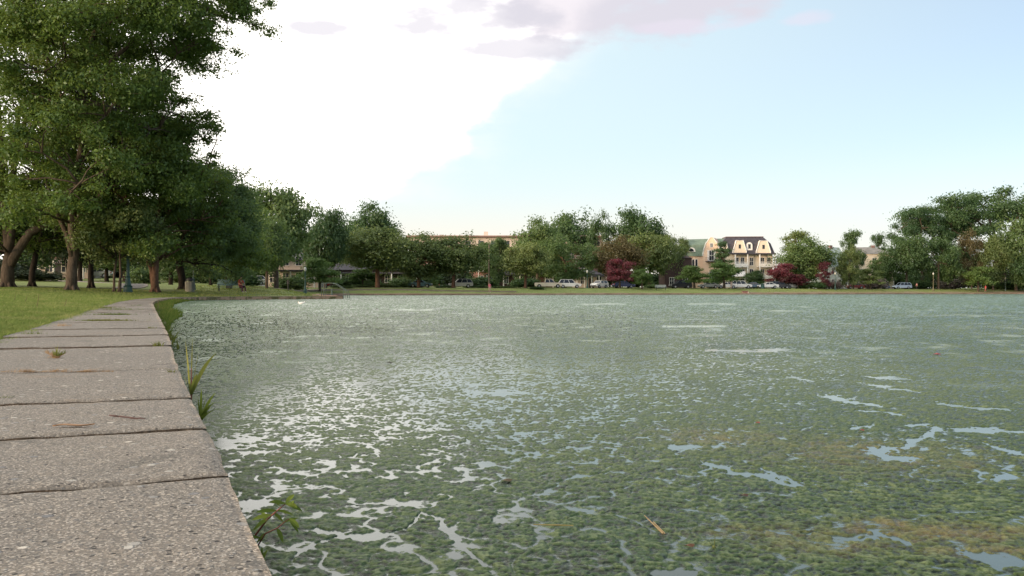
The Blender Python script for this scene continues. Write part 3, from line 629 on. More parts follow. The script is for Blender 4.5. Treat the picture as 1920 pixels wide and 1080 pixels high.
# far shore, from west to east: name, kind, variant, px, distance, width px, top row, leaf, label
FT = [
 ('shade_tree','round',0,518,128,165,322,'mid','tall airy tree rising behind the path west of the stone house'),
 ('shade_tree','round',1,455,100,150,345,'oak','broad green tree arching over the bench'),
 ('shade_tree','round',2,500,88,110,400,'mid','low dense tree whose drooping boughs reach the path'),
 ('maple_tree','round',2,610,150,112,377,'dark','dense dark tree with a rounded top beside the handrail'),
 ('ornamental_tree','umbrella',0,600,140,80,478,'light','small yellowish green tree below the dense rounded dark tree'),
 ('shade_tree','round',1,696,205,128,374,'dark','taller dark tree sticking up behind the wide olive tree'),
 ('shade_tree','round',0,655,200,100,405,'dark','dark tree between the dense rounded tree and the taller one behind'),
 ('linden_tree','round',0,708,158,168,410,'olive','wide olive tree with a clear single trunk above low hedges'),
 ('linden_tree','round',1,785,165,135,434,'olive','round olive tree above the blue car'),
 ('linden_tree','round',2,850,166,140,431,'olive','round olive tree above the silver estate car'),
 ('ornamental_tree','umbrella',1,680,165,60,500,'light','small bright tree under the wide olive tree'),
 ('slender_tree','ragged',1,938,172,60,440,'mid','thin young tree beside the tall street lamp'),
 ('oak_tree','round',1,1008,200,110,403,'mid','large round tree standing in front of the brick apartment block'),
 ('linden_tree','round',0,985,170,110,445,'olive','bushy olive tree behind the cream pickup'),
 ('linden_tree','tall',1,1060,192,120,440,'mid','full green tree behind the white estate car and the pickup'),
 ('oak_tree','round',2,1075,250,120,384,'dark','broad dark treetop showing above the apartment roof'),
 ('oak_tree','tall',1,1132,235,70,394,'dark','narrow gappy treetop beside the tallest tree'),
 ('oak_tree','round',2,1196,232,118,377,'dark','tallest dense tree at the end of the apartment roof'),
 ('oak_tree','round',1,1158,192,110,440,'brown','bronze green tree behind the crimson crape myrtle'),
 ('oak_tree','round',0,1218,205,120,425,'olive','dull green tree below the tallest tree'),
 ('oak_tree','tall',0,1255,215,70,430,'olive','slim olive tree beside the green roofed house'),
 ('crape_myrtle','umbrella',0,1162,178,62,480,'pink','crimson crape myrtle in bloom above the navy car'),
 ('ornamental_tree','umbrella',1,1204,176,44,500,'light','small light green tree beside the crimson crape myrtle'),
 ('ornamental_tree','umbrella',0,1302,186,66,494,'light','flat topped light green tree beside the black car'),
 ('ornamental_tree','umbrella',1,1358,190,74,486,'light','taller light green tree in front of the pink gabled house'),
 ('cedar_tree','layer',1,1355,205,60,450,'dark','dark layered evergreen between the two gabled houses'),
 ('shade_tree','round',2,1415,215,44,503,'dark','small dark tree at the porch of the yellow mansard house'),
 ('crape_myrtle','umbrella',1,1466,206,60,489,'pink','crimson crape myrtle beside the yellow mansard house'),
 ('crape_myrtle','ragged',1,1546,206,40,488,'pink','crimson crape myrtle at the far side of the big willow oak'),
 ('crape_myrtle','umbrella',0,1497,205,46,512,'pink','low crimson crape myrtle above the white minivan'),
 ('willow_oak','round',1,1508,212,120,443,'mid','big round tree with bare twigs above the white minivan'),
 ('willow_oak','ragged',0,1498,222,110,430,'olive','sparse treetop behind the big round tree'),
 ('shade_tree','ragged',1,1600,222,60,425,'mid','upright tree beside the teal roofed house'),
 ('shade_tree','tall',1,1592,212,56,458,'olive','slim olive tree with a pale trunk by the green lamp post'),
 ('shade_tree','ragged',0,1645,260,50,436,'dark','thin treetop behind the cream hipped house'),
 ('ornamental_tree','umbrella',0,1632,216,50,500,'olive','small grey green tree before the cream hipped house'),
 ('elm_tree','spread',0,1770,262,180,350,'dark','spreading elm with flat leaf layers and sky gaps, the lower of two'),
 ('elm_tree','spread',1,1880,268,200,332,'dark','tallest spreading elm at the eastern end of the shore'),
 ('elm_tree','spread',0,1730,255,120,372,'dark','lower elm bough mass at the western end of the elms'),
 ('shade_tree','round',0,1700,235,90,428,'mid','leafy green tree behind the blue and white car'),
 ('shade_tree','tall',0,1760,235,90,434,'mid','tall leafy tree behind the pale lamp post'),
 ('cypress_tree','tall',1,1822,240,60,428,'brown','reddish brown conifer among the elms'),
 ('shade_tree','round',2,1905,240,110,398,'mid','bright leafy tree below the tallest elm'),
 ('shade_tree','round',1,1862,238,70,440,'olive','olive tree behind the bright umbrella shaped tree'),
 ('ornamental_tree','umbrella',1,1834,232,64,495,'light','bright green umbrella shaped tree beside the walker in red'),
 ('shade_tree','round',1,1925,236,80,470,'dark','dark tree closing the eastern end of the shore'),
 ('shade_tree','round',0,1790,250,90,450,'dark','dark filler tree behind the bronze conifer'),
 ('shade_tree','round',2,560,180,90,430,'dark','dark tree behind the stone house'),
 ('shade_tree','round',0,918,205,90,440,'mid','green tree hiding the middle of the brick block'),
 ('shade_tree','tall',1,1040,225,70,430,'dark','dark tree pressed against the brick block'),
 ('shade_tree','round',2,1120,215,60,455,'mid','green tree at the corner of the brick block'),
 ('shade_tree','round',1,740,190,90,452,'dark','dark tree behind the hedges below the wide olive tree'),
 ('shade_tree','tall',0,1580,250,60,470,'dark','dark tree behind the teal roofed house'),
 ('shade_tree','round',1,1655,238,60,470,'mid','green tree hiding one side of the cream hipped house'),
 ('shade_tree','ragged',1,1280,226,40,440,'olive','thin tree brushing the green roof'),
]
for a in FT:
    tree(a[0], a[1], a[2], a[3], a[4], a[5], a[6], a[7], a[8], cat='tree', bk=bark if a[0] != 'linden_tree' else barkr)
# bushes and hedges
BU = [(675,160,50,532,'light','low pale hedge left of the clear trunk'),]
HB = [
 (678,162,44,531,'mid','low rounded hedge west of the clear trunk'),(722,162,52,530,'mid','low rounded hedge east of the clear trunk'),(700,170,40,520,'dark','dark bush behind the clear trunk'),
 (640,150,46,534,'mid','low shrub at the base of the dense rounded dark tree'),(835,172,40,533,'dark','low dark shrub between the blue and silver cars'),(940,168,60,535,'mid','long low shrub beside the person in pink'),
 (902,174,30,532,'dark','dark shrub east of the silver estate car'),(1007,164,30,536,'dark','small shrub in front of the pickup tail'),(1228,182,40,530,'mid','shrub beside the shore bench'),(1335,200,30,520,'dark','shrub at the foot of the light green tree'),
 (1420,214,40,520,'dark','shrub at the porch steps'),(1520,206,60,524,'dark','dark hedge east of the white minivan'),(1555,212,50,520,'pale','pale greyish shrub beside the green lamp post'),(1640,226,50,515,'pale','pale blossoming shrub before the cream hipped house'),
 (1720,246,60,520,'dark','dark shrub behind the walker in pink'),(1785,246,50,515,'pale','pinkish shrub under the elms'),(1870,246,60,524,'mid','shrub beside the walker in red'),(1905,244,60,522,'dark','dark shrub at the east end'),
 (545,136,66,506,'mid','green shrub half hiding the porch of the stone house'),(780,176,70,512,'dark','wide dark shrub added as shade before the brick walls behind the blue car'),(900,180,70,510,'dark','dark shrub added as shade behind the tall street lamp pole'),(655,168,60,512,'dark','dark bush added as shade between the dense rounded tree and the clear trunk'),(985,188,56,512,'dark','dark bush added as the shade behind the cream pickup'),(750,172,50,515,'mid','leafy bush under the wide olive tree, towards the blue car'),  # the dark ones are added to stand for deep shade before the brick houses
 (270,82,56,487,'mid','light green bush behind the reddish double trunk'),(60,78,110,500,'deep','dense dark hedge between the two western trunks'),(395,120,90,500,'dark','shaded shrub behind the wire litter bin'),
 (330,118,90,497,'mid','shaded green shrub under the double trunk tree'),(200,140,120,500,'deep','deep green shrub at the top of the lawn'),(-20,80,120,480,'deep','dense dark hedge behind the westernmost trunk'),
 (455,125,70,505,'dark','dark shrub behind the bench'),(15,100,120,470,'deep','tall dark hedge behind the porch house'),
]
for px, D, wp_, top, lf, lab in HB:
    tree('shrub', 'bush', HB.index((px, D, wp_, top, lf, lab)), px, D, wp_, top, lf, lab, cat='shrub', bk=barkd)
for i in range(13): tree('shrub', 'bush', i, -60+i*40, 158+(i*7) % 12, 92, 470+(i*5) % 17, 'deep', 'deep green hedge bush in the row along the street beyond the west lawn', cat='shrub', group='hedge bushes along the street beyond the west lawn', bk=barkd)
# shaded trees behind the west lawn
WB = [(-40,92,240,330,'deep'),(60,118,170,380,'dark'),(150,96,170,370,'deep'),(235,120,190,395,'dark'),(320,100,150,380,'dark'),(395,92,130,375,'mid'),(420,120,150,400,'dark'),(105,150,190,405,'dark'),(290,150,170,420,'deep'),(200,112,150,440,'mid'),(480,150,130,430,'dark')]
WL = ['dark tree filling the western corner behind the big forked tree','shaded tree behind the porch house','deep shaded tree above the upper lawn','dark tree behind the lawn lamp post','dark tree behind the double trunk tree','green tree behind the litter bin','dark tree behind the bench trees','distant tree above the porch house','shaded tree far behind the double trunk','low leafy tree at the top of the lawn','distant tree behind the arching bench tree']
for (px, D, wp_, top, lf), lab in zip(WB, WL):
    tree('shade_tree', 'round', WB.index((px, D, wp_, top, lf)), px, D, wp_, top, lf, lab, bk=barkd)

# low dark trees that close the gaps along the whole shore, all alike
for i, (px, D, top) in enumerate([(430+i*33, 215+(i*37) % 40+max(0, i-22)*3.2, 486+(i*53) % 17) for i in range(47)]):
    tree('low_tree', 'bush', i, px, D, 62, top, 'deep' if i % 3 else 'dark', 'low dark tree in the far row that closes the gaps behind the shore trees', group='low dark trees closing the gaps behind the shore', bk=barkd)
# --- the big trees on the west lawn, each with its own outline, depth and limbs
def inpoly(px, py, P):
    ins = False
    for i in range(len(P)):
        (ax, ay), (bx, by) = P[i], P[(i+1) % len(P)]
        if (ay > py) != (by > py) and px < ax+(py-ay)*(bx-ax)/(by-ay): ins = not ins
    return ins
def hero(name, label, D, base, polys, limbs, nclump, nleaf, leaf, seed, depth, bk, rr=(.7, 1.5), lsize=.20, twigs=()):
    r = np.random.default_rng(seed); x0 = atx(base[0], D); g0 = gz(x0, D); root = empty(name, (x0, D, g0)); tag(root, label, 'tree')
    P = lambda px, py, dd=0: Vector((atx(px, D), D+dd, EYE+(HOR-py)/FPX*D)) - Vector((x0, D, g0))
    cl = []
    for poly, share, dsc in polys:
        xs = [p[0] for p in poly]; ys = [p[1] for p in poly]; k = 0
        while k < nclump*share:
            a, b = r.uniform(min(xs), max(xs)), r.uniform(min(ys), max(ys))
            if not inpoly(a, b, poly): continue
            k += 1; q = P(a, b, r.uniform(-depth, depth)*dsc); R_ = r.uniform(*rr)*(1 if dsc > .5 else .62)
            cl.append((q.x, q.y, q.z, R_, R_*r.uniform(.5, .75), R_**2.2))
    mb = MB(); L_ = []
    for pts, rads in limbs:
        q = [P(a, b, (i/max(1, len(pts)-1))**1.5*dd) for i, (a, b) in enumerate(pts) for dd in [r.uniform(-1.5, 1.5) if len(pts) > 3 else 0]]
        q[0] = P(pts[0][0], pts[0][1]) if q[0].z > 1 else Vector((q[0].x, 0, -.35))
        mb.tube(q, [v/FPX*D for v in rads], 10); L_.append(q)
    if True:   # root flare
        b0 = L_[0][0]; rr0 = limbs[0][1][0]/FPX*D
        for an in np.arange(0, 6.28, 1.1): mb.tube([b0+Vector((math.cos(an)*rr0*1.7, math.sin(an)*rr0*1.7, .15)), b0+Vector((math.cos(an)*rr0*.8, math.sin(an)*rr0*.8, .55)), b0+Vector((0, 0, 1.3))], [.05, rr0*.35, rr0*.4], 6)
    nodes = [p for q in L_ for p in q[2:]] or [L_[0][-1]]
    for c in cl:
        v = Vector(c[:3]); k = min(range(len(nodes)), key=lambda i: (nodes[i]-v).length+max(0, nodes[i].z-v.z)*1.5); Ln = (nodes[k]-v).length
        if Ln > .3:
            q = bend(nodes[k], v, r, 4); mb.tube(q, [min(.10, .03+.012*Ln)*(1-.8*i/4) for i in range(5)], 5)
            for e in range(3):
                w_ = v+Vector(r.normal(size=3)*c[3]*.6); mb.tube(bend(q[3], w_, r, 2), [.02, .014, .006], 3, False)
            if r.random() < .35: nodes.append(q[2])
    mb.build('trunk', bk, root, smooth=True)
    link('crown', leaves_mesh(cl, nleaf, lsize, r, elong=.55, droop=.3), LM[leaf], root); return root
hero('oak_tree', 'huge spreading oak whose high boughs overhang the coping, trunk with tight upright forks', 56, (134, 546),
  [([(40,-190),(400,-150),(470,-40),(472,8),(440,25),(402,50),(395,72),(340,72),(330,98),(300,100),(262,92),(262,126),(300,150),(328,178),(318,215),(322,330),(250,420),(60,430),(40,200)], .86, 1), ([(300,20),(395,15),(400,68),(330,95),(290,80)], .07, .4), ([(400,-30),(474,-10),(470,14),(420,30)], .04, .3), ([(272,120),(308,128),(325,180),(300,190)], .03, .4)],
  [([(134,546),(135,510),(137,470),(140,420),(150,330),(160,230),(170,120),(180,0),(185,-90)], [11,9.5,9,8,7,6,5,3.5,2]), ([(136,482),(126,440),(112,400),(95,340),(80,250)], [6,5,4,3,1.5]), ([(139,450),(160,410),(195,360),(240,300),(275,240)], [6,5,4,3,1.5]), ([(165,180),(215,110),(280,60),(340,45),(390,35)], [5,4.5,3.5,2.4,1]), ([(175,60),(250,10),(330,-20),(400,-10),(462,2)], [4,3.4,2.6,1.7,.8]), ([(158,260),(205,190),(250,150),(300,140)], [4,3,2.2,1])],
  520, 190000, 'oak', 11, 7.5, bark, (.5, 1.35))
hero('oak_tree', 'great forked tree with one long limb reaching low toward the lamp post', 60, (14, 543),
  [([(-330,-150),(60,-180),(150,-40),(170,150),(185,330),(190,400),(120,440),(40,450),(-200,470),(-330,300)], 1, 1)],
  [([(14,543),(15,505),(16,478),(8,430),(0,330),(-20,200),(-40,60)], [13,11,10.5,8,6.5,5,3]), ([(17,500),(34,470),(58,436),(82,423),(118,418),(152,408),(184,400)], [9,8.5,7.5,6,4.6,3.6,2]), ([(56,438),(78,414),(100,392),(125,372)], [6,5,3.6,2]), ([(16,478),(21,430),(20,380),(30,300),(45,215),(70,165),(112,105)], [8,6.5,6,5,4,3,1.5]), ([(0,330),(30,250),(60,200),(118,176)], [5,4,3,1.6]), ([(112,420),(140,392),(178,358)], [4,3,1.5])],
  470, 150000, 'oak', 12, 8, bark, (.5, 1.35))
hero('oak_tree', 'reddish double trunked tree nearest the litter bin, crown with a ragged outer tip', 60, (290, 546),
  [([(215,200),(320,190),(335,290),(400,330),(400,400),(390,460),(310,478),(225,470),(205,380)], .86, 1), ([(352,212),(388,208),(420,250),(420,275),(395,320),(350,320),(345,260)], .075, .22)],
  [([(291,546),(291,520),(290,490),(292,440),(305,370),(330,300),(362,230)], [8,6.6,6.2,5,4,3,1]), ([(289,530),(283,505),(277,478),(262,430),(245,380)], [4.5,4,3.6,3,1.5]), ([(294,430),(330,380),(372,330),(405,262)], [3.6,2.8,2,.8])],
  170, 60000, 'oak', 13, 5, barkr, (.4, 1.15))
hero('oak_tree', 'dark leaning trunk tree standing directly beside the litter bin', 68, (342, 543),
  [([(300,345),(345,318),(395,312),(438,345),(452,360),(470,420),(470,500),(420,520),(360,495),(300,480)], 1, 1)],
  [([(343,543),(342,520),(338,490),(345,440),(365,400),(390,360)], [8,6.8,7,5,3,1.5]), ([(339,495),(320,450),(310,410)], [4,3,1.5]), ([(342,470),(370,440),(410,415)], [4,3,1.4])],
  85, 42000, 'mid', 14, 5, barkd, (.6, 1.3))
hero('oak_tree', 'smaller shaded tree between the two big forked trunks', 66, (60, 543),
  [([(-40,330),(120,320),(140,430),(60,470),(-30,440)], 1, 1)], [([(60,543),(61,510),(62,470),(66,420),(70,370)], [6.5,5.4,5,4,2])], 40, 15000, 'deep', 15, 5, barkd, (.8, 1.5), .22)
hero('oak_tree', 'slim dark tree leaning away from the oak with upright forks', 70, (170, 543),
  [([(110,340),(240,330),(255,440),(180,475),(110,450)], 1, 1)], [([(171,543),(170,515),(165,485),(168,440),(175,390)], [6,5,4.6,3.5,2]), ([(166,490),(150,450),(140,420)], [3,2.4,1.2])], 45, 18000, 'mid', 16, 5, barkd, (.7, 1.4), .22)
for i, (px, lab) in enumerate(((212, 'thin pale stem tree, first of the slender pair by the lamp post'), (225, 'thin pale stem tree, second of the slender pair by the lamp post'))):
    hero('slender_tree', lab, 57, (px+1, 545), [([(px-45+i*30,400),(px+25+i*30,390),(px+35+i*30,465),(px-35+i*30,492)], 1, 1)], [([(px+2-3*i,545),(px+1-1*i,515),(px-2+2*i,485),(px-6+10*i,440)], [2.8-.3*(1-i),2.2,2,1.2])], 26, 10000, 'olive', 17+i, 2.5, bark, (.5, 1.0), .18)
hero('slender_tree', 'small leaning pale stemmed tree just behind the bench', 76, (436, 541), [([(400,450),(470,440),(500,500),(440,515),(400,500)], 1, 1)], [([(430,541),(438,520),(449,505),(452,480),(450,460)], [2.6,2.2,2,1.6,1]), ([(426,541),(424,520),(420,500)], [1.8,1.5,1])], 30, 14000, 'oak', 31, 3, bark, (.6, 1.1), .2)
# ------------------------------------------------------------------ buildings
peach = plain('peach_stucco', (.78, .56, .40), .85, .06, .4); cream = plain('cream_paint', (.80, .68, .52), .8, .06, .4); white = plain('white_trim', (.82, .79, .74), .6, .04)
slate = plain('dark_slate', (.060, .055, .065), .7, .25, 1.5); greenroof = plain('green_roof', (.15, .21, .15), .7, .2, 1.2); tealroof = plain('teal_grey_roof', (.36, .43, .40), .6, .12, .6); greyroof = plain('grey_roof', (.23, .22, .20), .8, .2, 1.)
glassd = plain('dark_window_glass', (.03, .035, .045), .12, .3, .5); shut = plain('dark_shutter', (.05, .045, .05), .6, .1)
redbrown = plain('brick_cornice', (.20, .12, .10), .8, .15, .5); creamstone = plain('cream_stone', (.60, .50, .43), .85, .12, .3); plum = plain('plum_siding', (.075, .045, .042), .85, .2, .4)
def m_brick(t, out):
    g = G(t); o = g.obj(); mp = g.n('ShaderNodeMapping', {'Vector': o, 'Rotation': (R(90), 0, 0)}).outputs[0]
    b = g.n('ShaderNodeTexBrick', {'Vector': mp, 'Color1': (.22, .10, .085, 1), 'Color2': (.28, .14, .115, 1), 'Mortar': (.32, .25, .21, 1), 'Scale': 4., 'Mortar Size': .012})
    g.bsdf(out, g.mix(g.ramp(g.noise(o, .5, 4), .3, .7, 0, .3), b.outputs[0], (.22, .10, .08)), .9)
brick = MAT('red_brick', m_brick)
def window(x, z, w, h, y, parent, depth=.0, frame=white, sashes=2, name='window', bars=True):
    """frame in front of the wall face y (towards -y), glass as a sub-part"""
    m = MB(); t = .09
    m.box(x-w/2-t, y-.07, z, x-w/2, y+.05, z+h); m.box(x+w/2, y-.07, z, x+w/2+t, y+.05, z+h); m.box(x-w/2-t, y-.08, z+h, x+w/2+t, y+.05, z+h+t); m.box(x-w/2-t-.04, y-.12, z-t, x+w/2+t+.04, y+.05, z)
    if bars: m.box(x-w/2, y-.05, z+h*.48, x+w/2, y+.02, z+h*.52); m.box(x-.025, y-.045, z, x+.025, y+.02, z+h*.48); m.box(x-.025, y-.045, z+h*.52, x+.025, y+.02, z+h)
    f = m.build(name, frame, parent); g_ = MB().box(x-w/2, y-.02, z, x+w/2, y+.03, z+h); g_.build('pane', glassd, f); return f
def yaw(px, D): return 0
# --- brick apartment block
D = 246; x0, x1 = atx(768, D), atx(1132, D); g0 = gz((x0+x1)/2, D); H_ = EYE+(HOR-441.5)/FPX*D-g0; Wd = x1-x0
ap = empty('apartment_block', ((x0+x1)/2, D, g0), R(1.0)); tag(ap, 'long flat roofed brick apartment block with cream top storey behind the trees', 'apartment block')
hw = Wd/2; MB().box(-hw, 0, -.5, hw, 16, H_-3.3).build('wall', brick, ap); MB().box(-hw+.05, .08, H_-3.3, hw-.05, 15.9, H_-.55).build('top_storey', creamstone, ap)
MB().box(-hw-.05, -.1, H_-3.45, hw+.05, 16.1, H_-3.15).build('cornice', redbrown, ap); m = MB().box(-hw-.9, -1.0, H_-.55, hw+.9, 17, H_-.12); r_ = m.build('roof', redbrown, ap); MB().box(-hw-.7, -.8, H_-.12, hw+.7, 16.8, H_).build('coping', creamstone, r_)
for i in range(4): MB().box(-hw+8+i*12.5, 5, H_, -hw+9.2+i*12.5, 6.2, H_+[.5, 1.4, .6, .5][i]).build('chimney', redbrown if i != 1 else creamstone, r_)
nb = 15
for i in range(nb):
    xx = -hw+(i+.5)*Wd/nb
    for k, zz in enumerate((1.2, 4.6, 8.0)):
        if zz+2 < H_-3.4: window(xx, zz, 1.5, 1.8, 0, ap)
    MB().box(xx-.7, .0, H_-2.9, xx+.7, .12, H_-1.5).build('window', glassd, ap)
for k in range(4):   # stacked balconies
    xx = -hw+(k+.55)*Wd/4
    for zz in (4.2, 7.6): 
        b_ = MB().box(xx-1.9, -1.5, zz, xx+1.9, .0, zz+.22); q = b_.build('balcony', white, ap); rr = MB(); rr.box(xx-1.9, -1.5, zz+.95, xx+1.9, -1.42, zz+1.03)
        for j in range(13): rr.box(xx-1.88+j*.31, -1.48, zz+.22, xx-1.84+j*.31, -1.44, zz+.95)
        rr.build('railing', white, q)
    for e in (-1.8, 1.65): MB().box(xx+e, -1.45, -.4, xx+e+.15, -1.3, 8.0).build('column', white, ap)
# --- green roofed gambrel house
def gambrel(w, z0, z1, ins=.14, knee=.62): return [(-w/2, z0), (-w/2*(1-ins), z0+(z1-z0)*knee), (0, z1), (w/2*(1-ins), z0+(z1-z0)*knee), (w/2, z0)]
D = 224; gh = empty('gambrel_house', (atx(1320, D), D, gz(atx(1320, D), D)), R(-24)); tag(gh, 'peach house with a green gambrel roof and an arched dormer', 'house')
zt = (EYE+(HOR-446)/FPX*D-gh.location.z); ze = zt-4.6
MB().box(-5.2, .0, -.5, 4.3, 9, ze).build('wall', peach, gh)
# gable wing facing the pond
gp = [(-2.2, -.5), (-2.2, ze), (-2.0, ze+1.4), (-1.45, ze+3.0), (-.3, zt-.05), (.3, zt-.05), (1.45, ze+3.0), (2.0, ze+1.4), (2.2, ze), (2.2, -.5)]
MB().prism([(p[0]+2.2, p[1]) for p in gp], -1.4, 6).build('gable_wing', peach, gh)
tr = MB(); pts = [(p[0]+2.2, -1.45, p[1]+.05) for p in gp[1:-1]]
tr.tube(pts, .14, 4); tr.build('gable_trim', white, gh)
rf = MB().prismx([(-.35, ze), (.5, ze+2.9), (4.5, zt), (8.5, ze+2.9), (9.35, ze)], -5.6, 4.4).build('roof', greenroof, gh)
a_ = MB(); n = 14; arch = [(-3.1+1.0*math.cos(math.pi*i/n), ze+1.1+1.15*math.sin(math.pi*i/n)) for i in range(n+1)]; a_.prism(arch, -.25, 2); dm = a_.build('dormer', white, rf); a2 = MB(); a2.prism([(-3.1+.6*math.cos(math.pi*i/n), ze+1.2+.75*math.sin(math.pi*i/n)) for i in range(n+1)], -.29, -.24); a2.build('pane', glassd, dm)
for xx in (-4.3, -3.5, -2.7, -1.9): window(xx, ze-2.5, .5, 1.7, 0, gh, bars=False)
window(2.2, ze-1.2, 1.1, 2.5, -1.4, gh, frame=white); window(2.2, ze+2.2, .6, .9, -1.4, gh); window(2.2, 2., 1.2, 1.9, -1.4, gh)
bal = MB().box(.9, -2.5, ze-1.55, 3.5, -1.4, ze-1.35).build('balcony', shut, gh); rl = MB()
for j in range(11): rl.box(.92+j*.25, -2.47, ze-1.35, .95+j*.25, -2.44, ze-.5)
rl.box(.9, -2.5, ze-.5, 3.5, -2.42, ze-.44); rl.build('railing', shut, bal)
for e in (-.75, .72): MB().box(2.2+e*1.15-.18, -1.47, ze-1.2, 2.2+e*1.15+.18, -1.41, ze+1.4).build('shutter', white, gh)
# --- yellow mansard house
D = 222; vx = atx(1399, D); vh = empty('mansard_house', (vx, D, gz(vx, D)), R(-4)); tag(vh, 'pale yellow three storey house with dark mansard roof, white dormers and stacked balconies', 'house')
zt = EYE+(HOR-443.5)/FPX*D-vh.location.z; ze = EYE+(HOR-476)/FPX*D-vh.location.z; hw = 6.5
MB().box(-hw, 0, -.5, hw, 10, ze).build('wall', cream, vh)
m = MB(); b = [(-hw-.5, -.6), (hw+.5, -.6), (hw+.5, 10.6), (-hw-.5, 10.6)]; t_ = [(-hw+2.0, 2.0), (hw-1.9, 2.0), (hw-1.9, 8.2), (-hw+2.0, 8.2)]; mid = [(-hw+.4, .35), (hw-.4, .35), (hw-.4, 9.6), (-hw+.4, 9.6)]
V = [(x, y, ze) for x, y in b]+[(x, y, ze+(zt-ze)*.6) for x, y in mid]+[(x, y, zt) for x, y in t_]; Fm = [(0,3,2,1),(8,9,10,11)]+[(k*4+i, k*4+(i+1) % 4, k*4+4+(i+1) % 4, k*4+4+i) for k in (0, 1) for i in range(4)]
m.add(V, Fm); rf = m.build('roof', slate, vh); MB().box(-hw+1.9, 1.9, zt, hw-1.8, 8.3, zt+.14).build('ridge_cap', redbrown, rf)
def dormer(xc, w, z0, z1, yf, par):
    pr = [(xc-w/2, z0), (xc-w/2, z0+.4), (xc-w*.26, z1), (xc+w*.26, z1), (xc+w/2, z0+.4), (xc+w/2, z0)]
    d_ = MB().prism(pr, yf, yf+3.2).build('dormer', cream, par); tb = MB(); tb.tube([(x, yf-.04, z) for x, z in pr[:-0 or None]], .15, 4); tb.build('trim', white, d_)
    window(xc, z0+(z1-z0)*.35, w*.16, (z1-z0)*.3, yf, d_, name='pane', bars=False) if False else MB().box(xc-w*.08, yf-.06, z0+(z1-z0)*.35, xc+w*.08, yf+.02, z0+(z1-z0)*.68).build('pane', glassd, d_)
dormer(-1.7, 3.3, ze+.25, ze+3.3, -.75, vh); dormer(4.1, 3.5, ze+.1, ze+3.2, -.85, vh); dormer(-5.3, 1.6, ze+.3, ze+2.6, -.6, vh)
sd_ = MB(); n = 10; sd_.prism([(.75-.75, ze+.9)]+[(.75+.75*math.cos(math.pi-math.pi*i/n), ze+2.1+.8*math.sin(math.pi*i/n)) for i in range(n+1)]+[(1.5, ze+.9)], -.35, 2.5); q = sd_.build('dormer', white, vh); MB().box(.45, -.40, ze+1.3, 1.05, -.33, ze+2.4).build('pane', glassd, q)
fl = [1.2, ze-6.0, ze-3.1, ze-.15]      # floor levels of the balconies
MB().box(-3.6, -2.2, ze-.2, 6.9, 0, ze+.12).build('porch_roof', slate, vh)
for lv in fl[1:3]:
    for (a, b) in ((-3.0, .2), (2.7, 6.8)):
        q = MB().box(a, -2.1, lv-.28, b, 0, lv).build('balcony', white, vh); rr = MB(); rr.box(a, -2.1, lv+.85, b, -2.02, lv+.93)
        k = int((b-a)/.22)
        for j in range(k+1): rr.box(a+j*(b-a-.04)/k, -2.08, lv, a+.04+j*(b-a-.04)/k, -2.04, lv+.85)
        rr.box(a, -2.06, lv+.05, b, -2.0, lv+.62); rr.build('railing', white, q)
for xx in (-3.0, .05, 3.0, 6.65): MB().tube([(xx, -1.95, -.4), (xx, -1.95, ze-.2)], .17, 8).build('column', white, vh)
for xx in (-2.3, -.9, 1.3, 4.0, 5.6):
    for lv in (.9, fl[1]+.15, fl[2]+.15): window(xx, lv+.1, .85, 1.9, 0, vh)
ph = MB(); ph.prismx([(-3.8, 2.9), (-1.9, 4.2), (0, 2.9)], -4.6, -.6); ph.build('entrance_roof', white, vh)
for xx in (-4.4, -.9): MB().tube([(xx, -3.6, -.4), (xx, -3.6, 2.9)], .15, 8).build('column', white, vh)
MB().box(-2.9, -.06, .2, -1.9, .04, 2.4).build('door', plain('brown_door', (.16, .06, .03), .5), vh)
# --- other houses
def house(name, label, px, D, wm, top, eave, wallm, roofm, rz, hip=True, dep=9, porch=False, rows=2, nwin=4):
    x = atx(px, D); g_ = gz(x, D); zt = EYE+(HOR-top)/FPX*D-g_; ze = EYE+(HOR-eave)/FPX*D-g_; h = empty(name, (x, D, g_), R(rz)); tag(h, label, 'house'); hw = wm/2
    MB().box(-hw, 0, -.5, hw, dep, ze).build('wall', wallm, h)
    m = MB(); k = dep*.5 if hip else 0
    V = [(-hw-.4, -.4, ze), (hw+.4, -.4, ze), (hw+.4, dep+.4, ze), (-hw-.4, dep+.4, ze), (-hw-.4+min(k, hw*.8), dep/2, zt), (hw+.4-min(k, hw*.8), dep/2, zt)]
    m.add(V, [(0,3,2,1),(0,1,5,4),(1,2,5),(2,3,4,5),(3,0,4)]); rf = m.build('roof', roofm, h); MB().box(hw*.3, dep*.45, zt-1.2, hw*.3+.8, dep*.55, zt+.5).build('chimney', redbrown, rf)
    for r_ in range(rows):
        for i in range(nwin): window(-hw+(i+.5)*wm/nwin, .9+r_*3.0, 1.0, 1.6, 0, h)
    if porch:
        MB().box(-hw+.2, -2.4, 2.75, hw-.2, 0, 3.05).build('porch_roof', roofm, h)
        for i in range(5): MB().tube([(-hw+.4+i*(wm-.8)/4, -2.2, -.4), (-hw+.4+i*(wm-.8)/4, -2.2, 2.8)], .14, 8).build('column', white, h)
        MB().box(-.5, -.05, 0, .5, .03, 2.2).build('door', shut, h)
    return h
house('teal_roofed_house', 'pale house with a steep teal grey roof between the round trees', 1568, 238, 9, 462, 500, plain('pale_siding', (.55, .57, .53), .8), tealroof, 24, hip=False, dep=8)
house('hipped_house', 'cream house with a grey hipped roof and porches seen through trees', 1628, 246, 13, 462, 476, cream, greyroof, -8, porch=True, rows=3)
house('stone_house', 'cream and pink porch house behind the lamp post with the pale globe', 548, 158, 9, 470, 487, creamstone, slate, 6, porch=True)
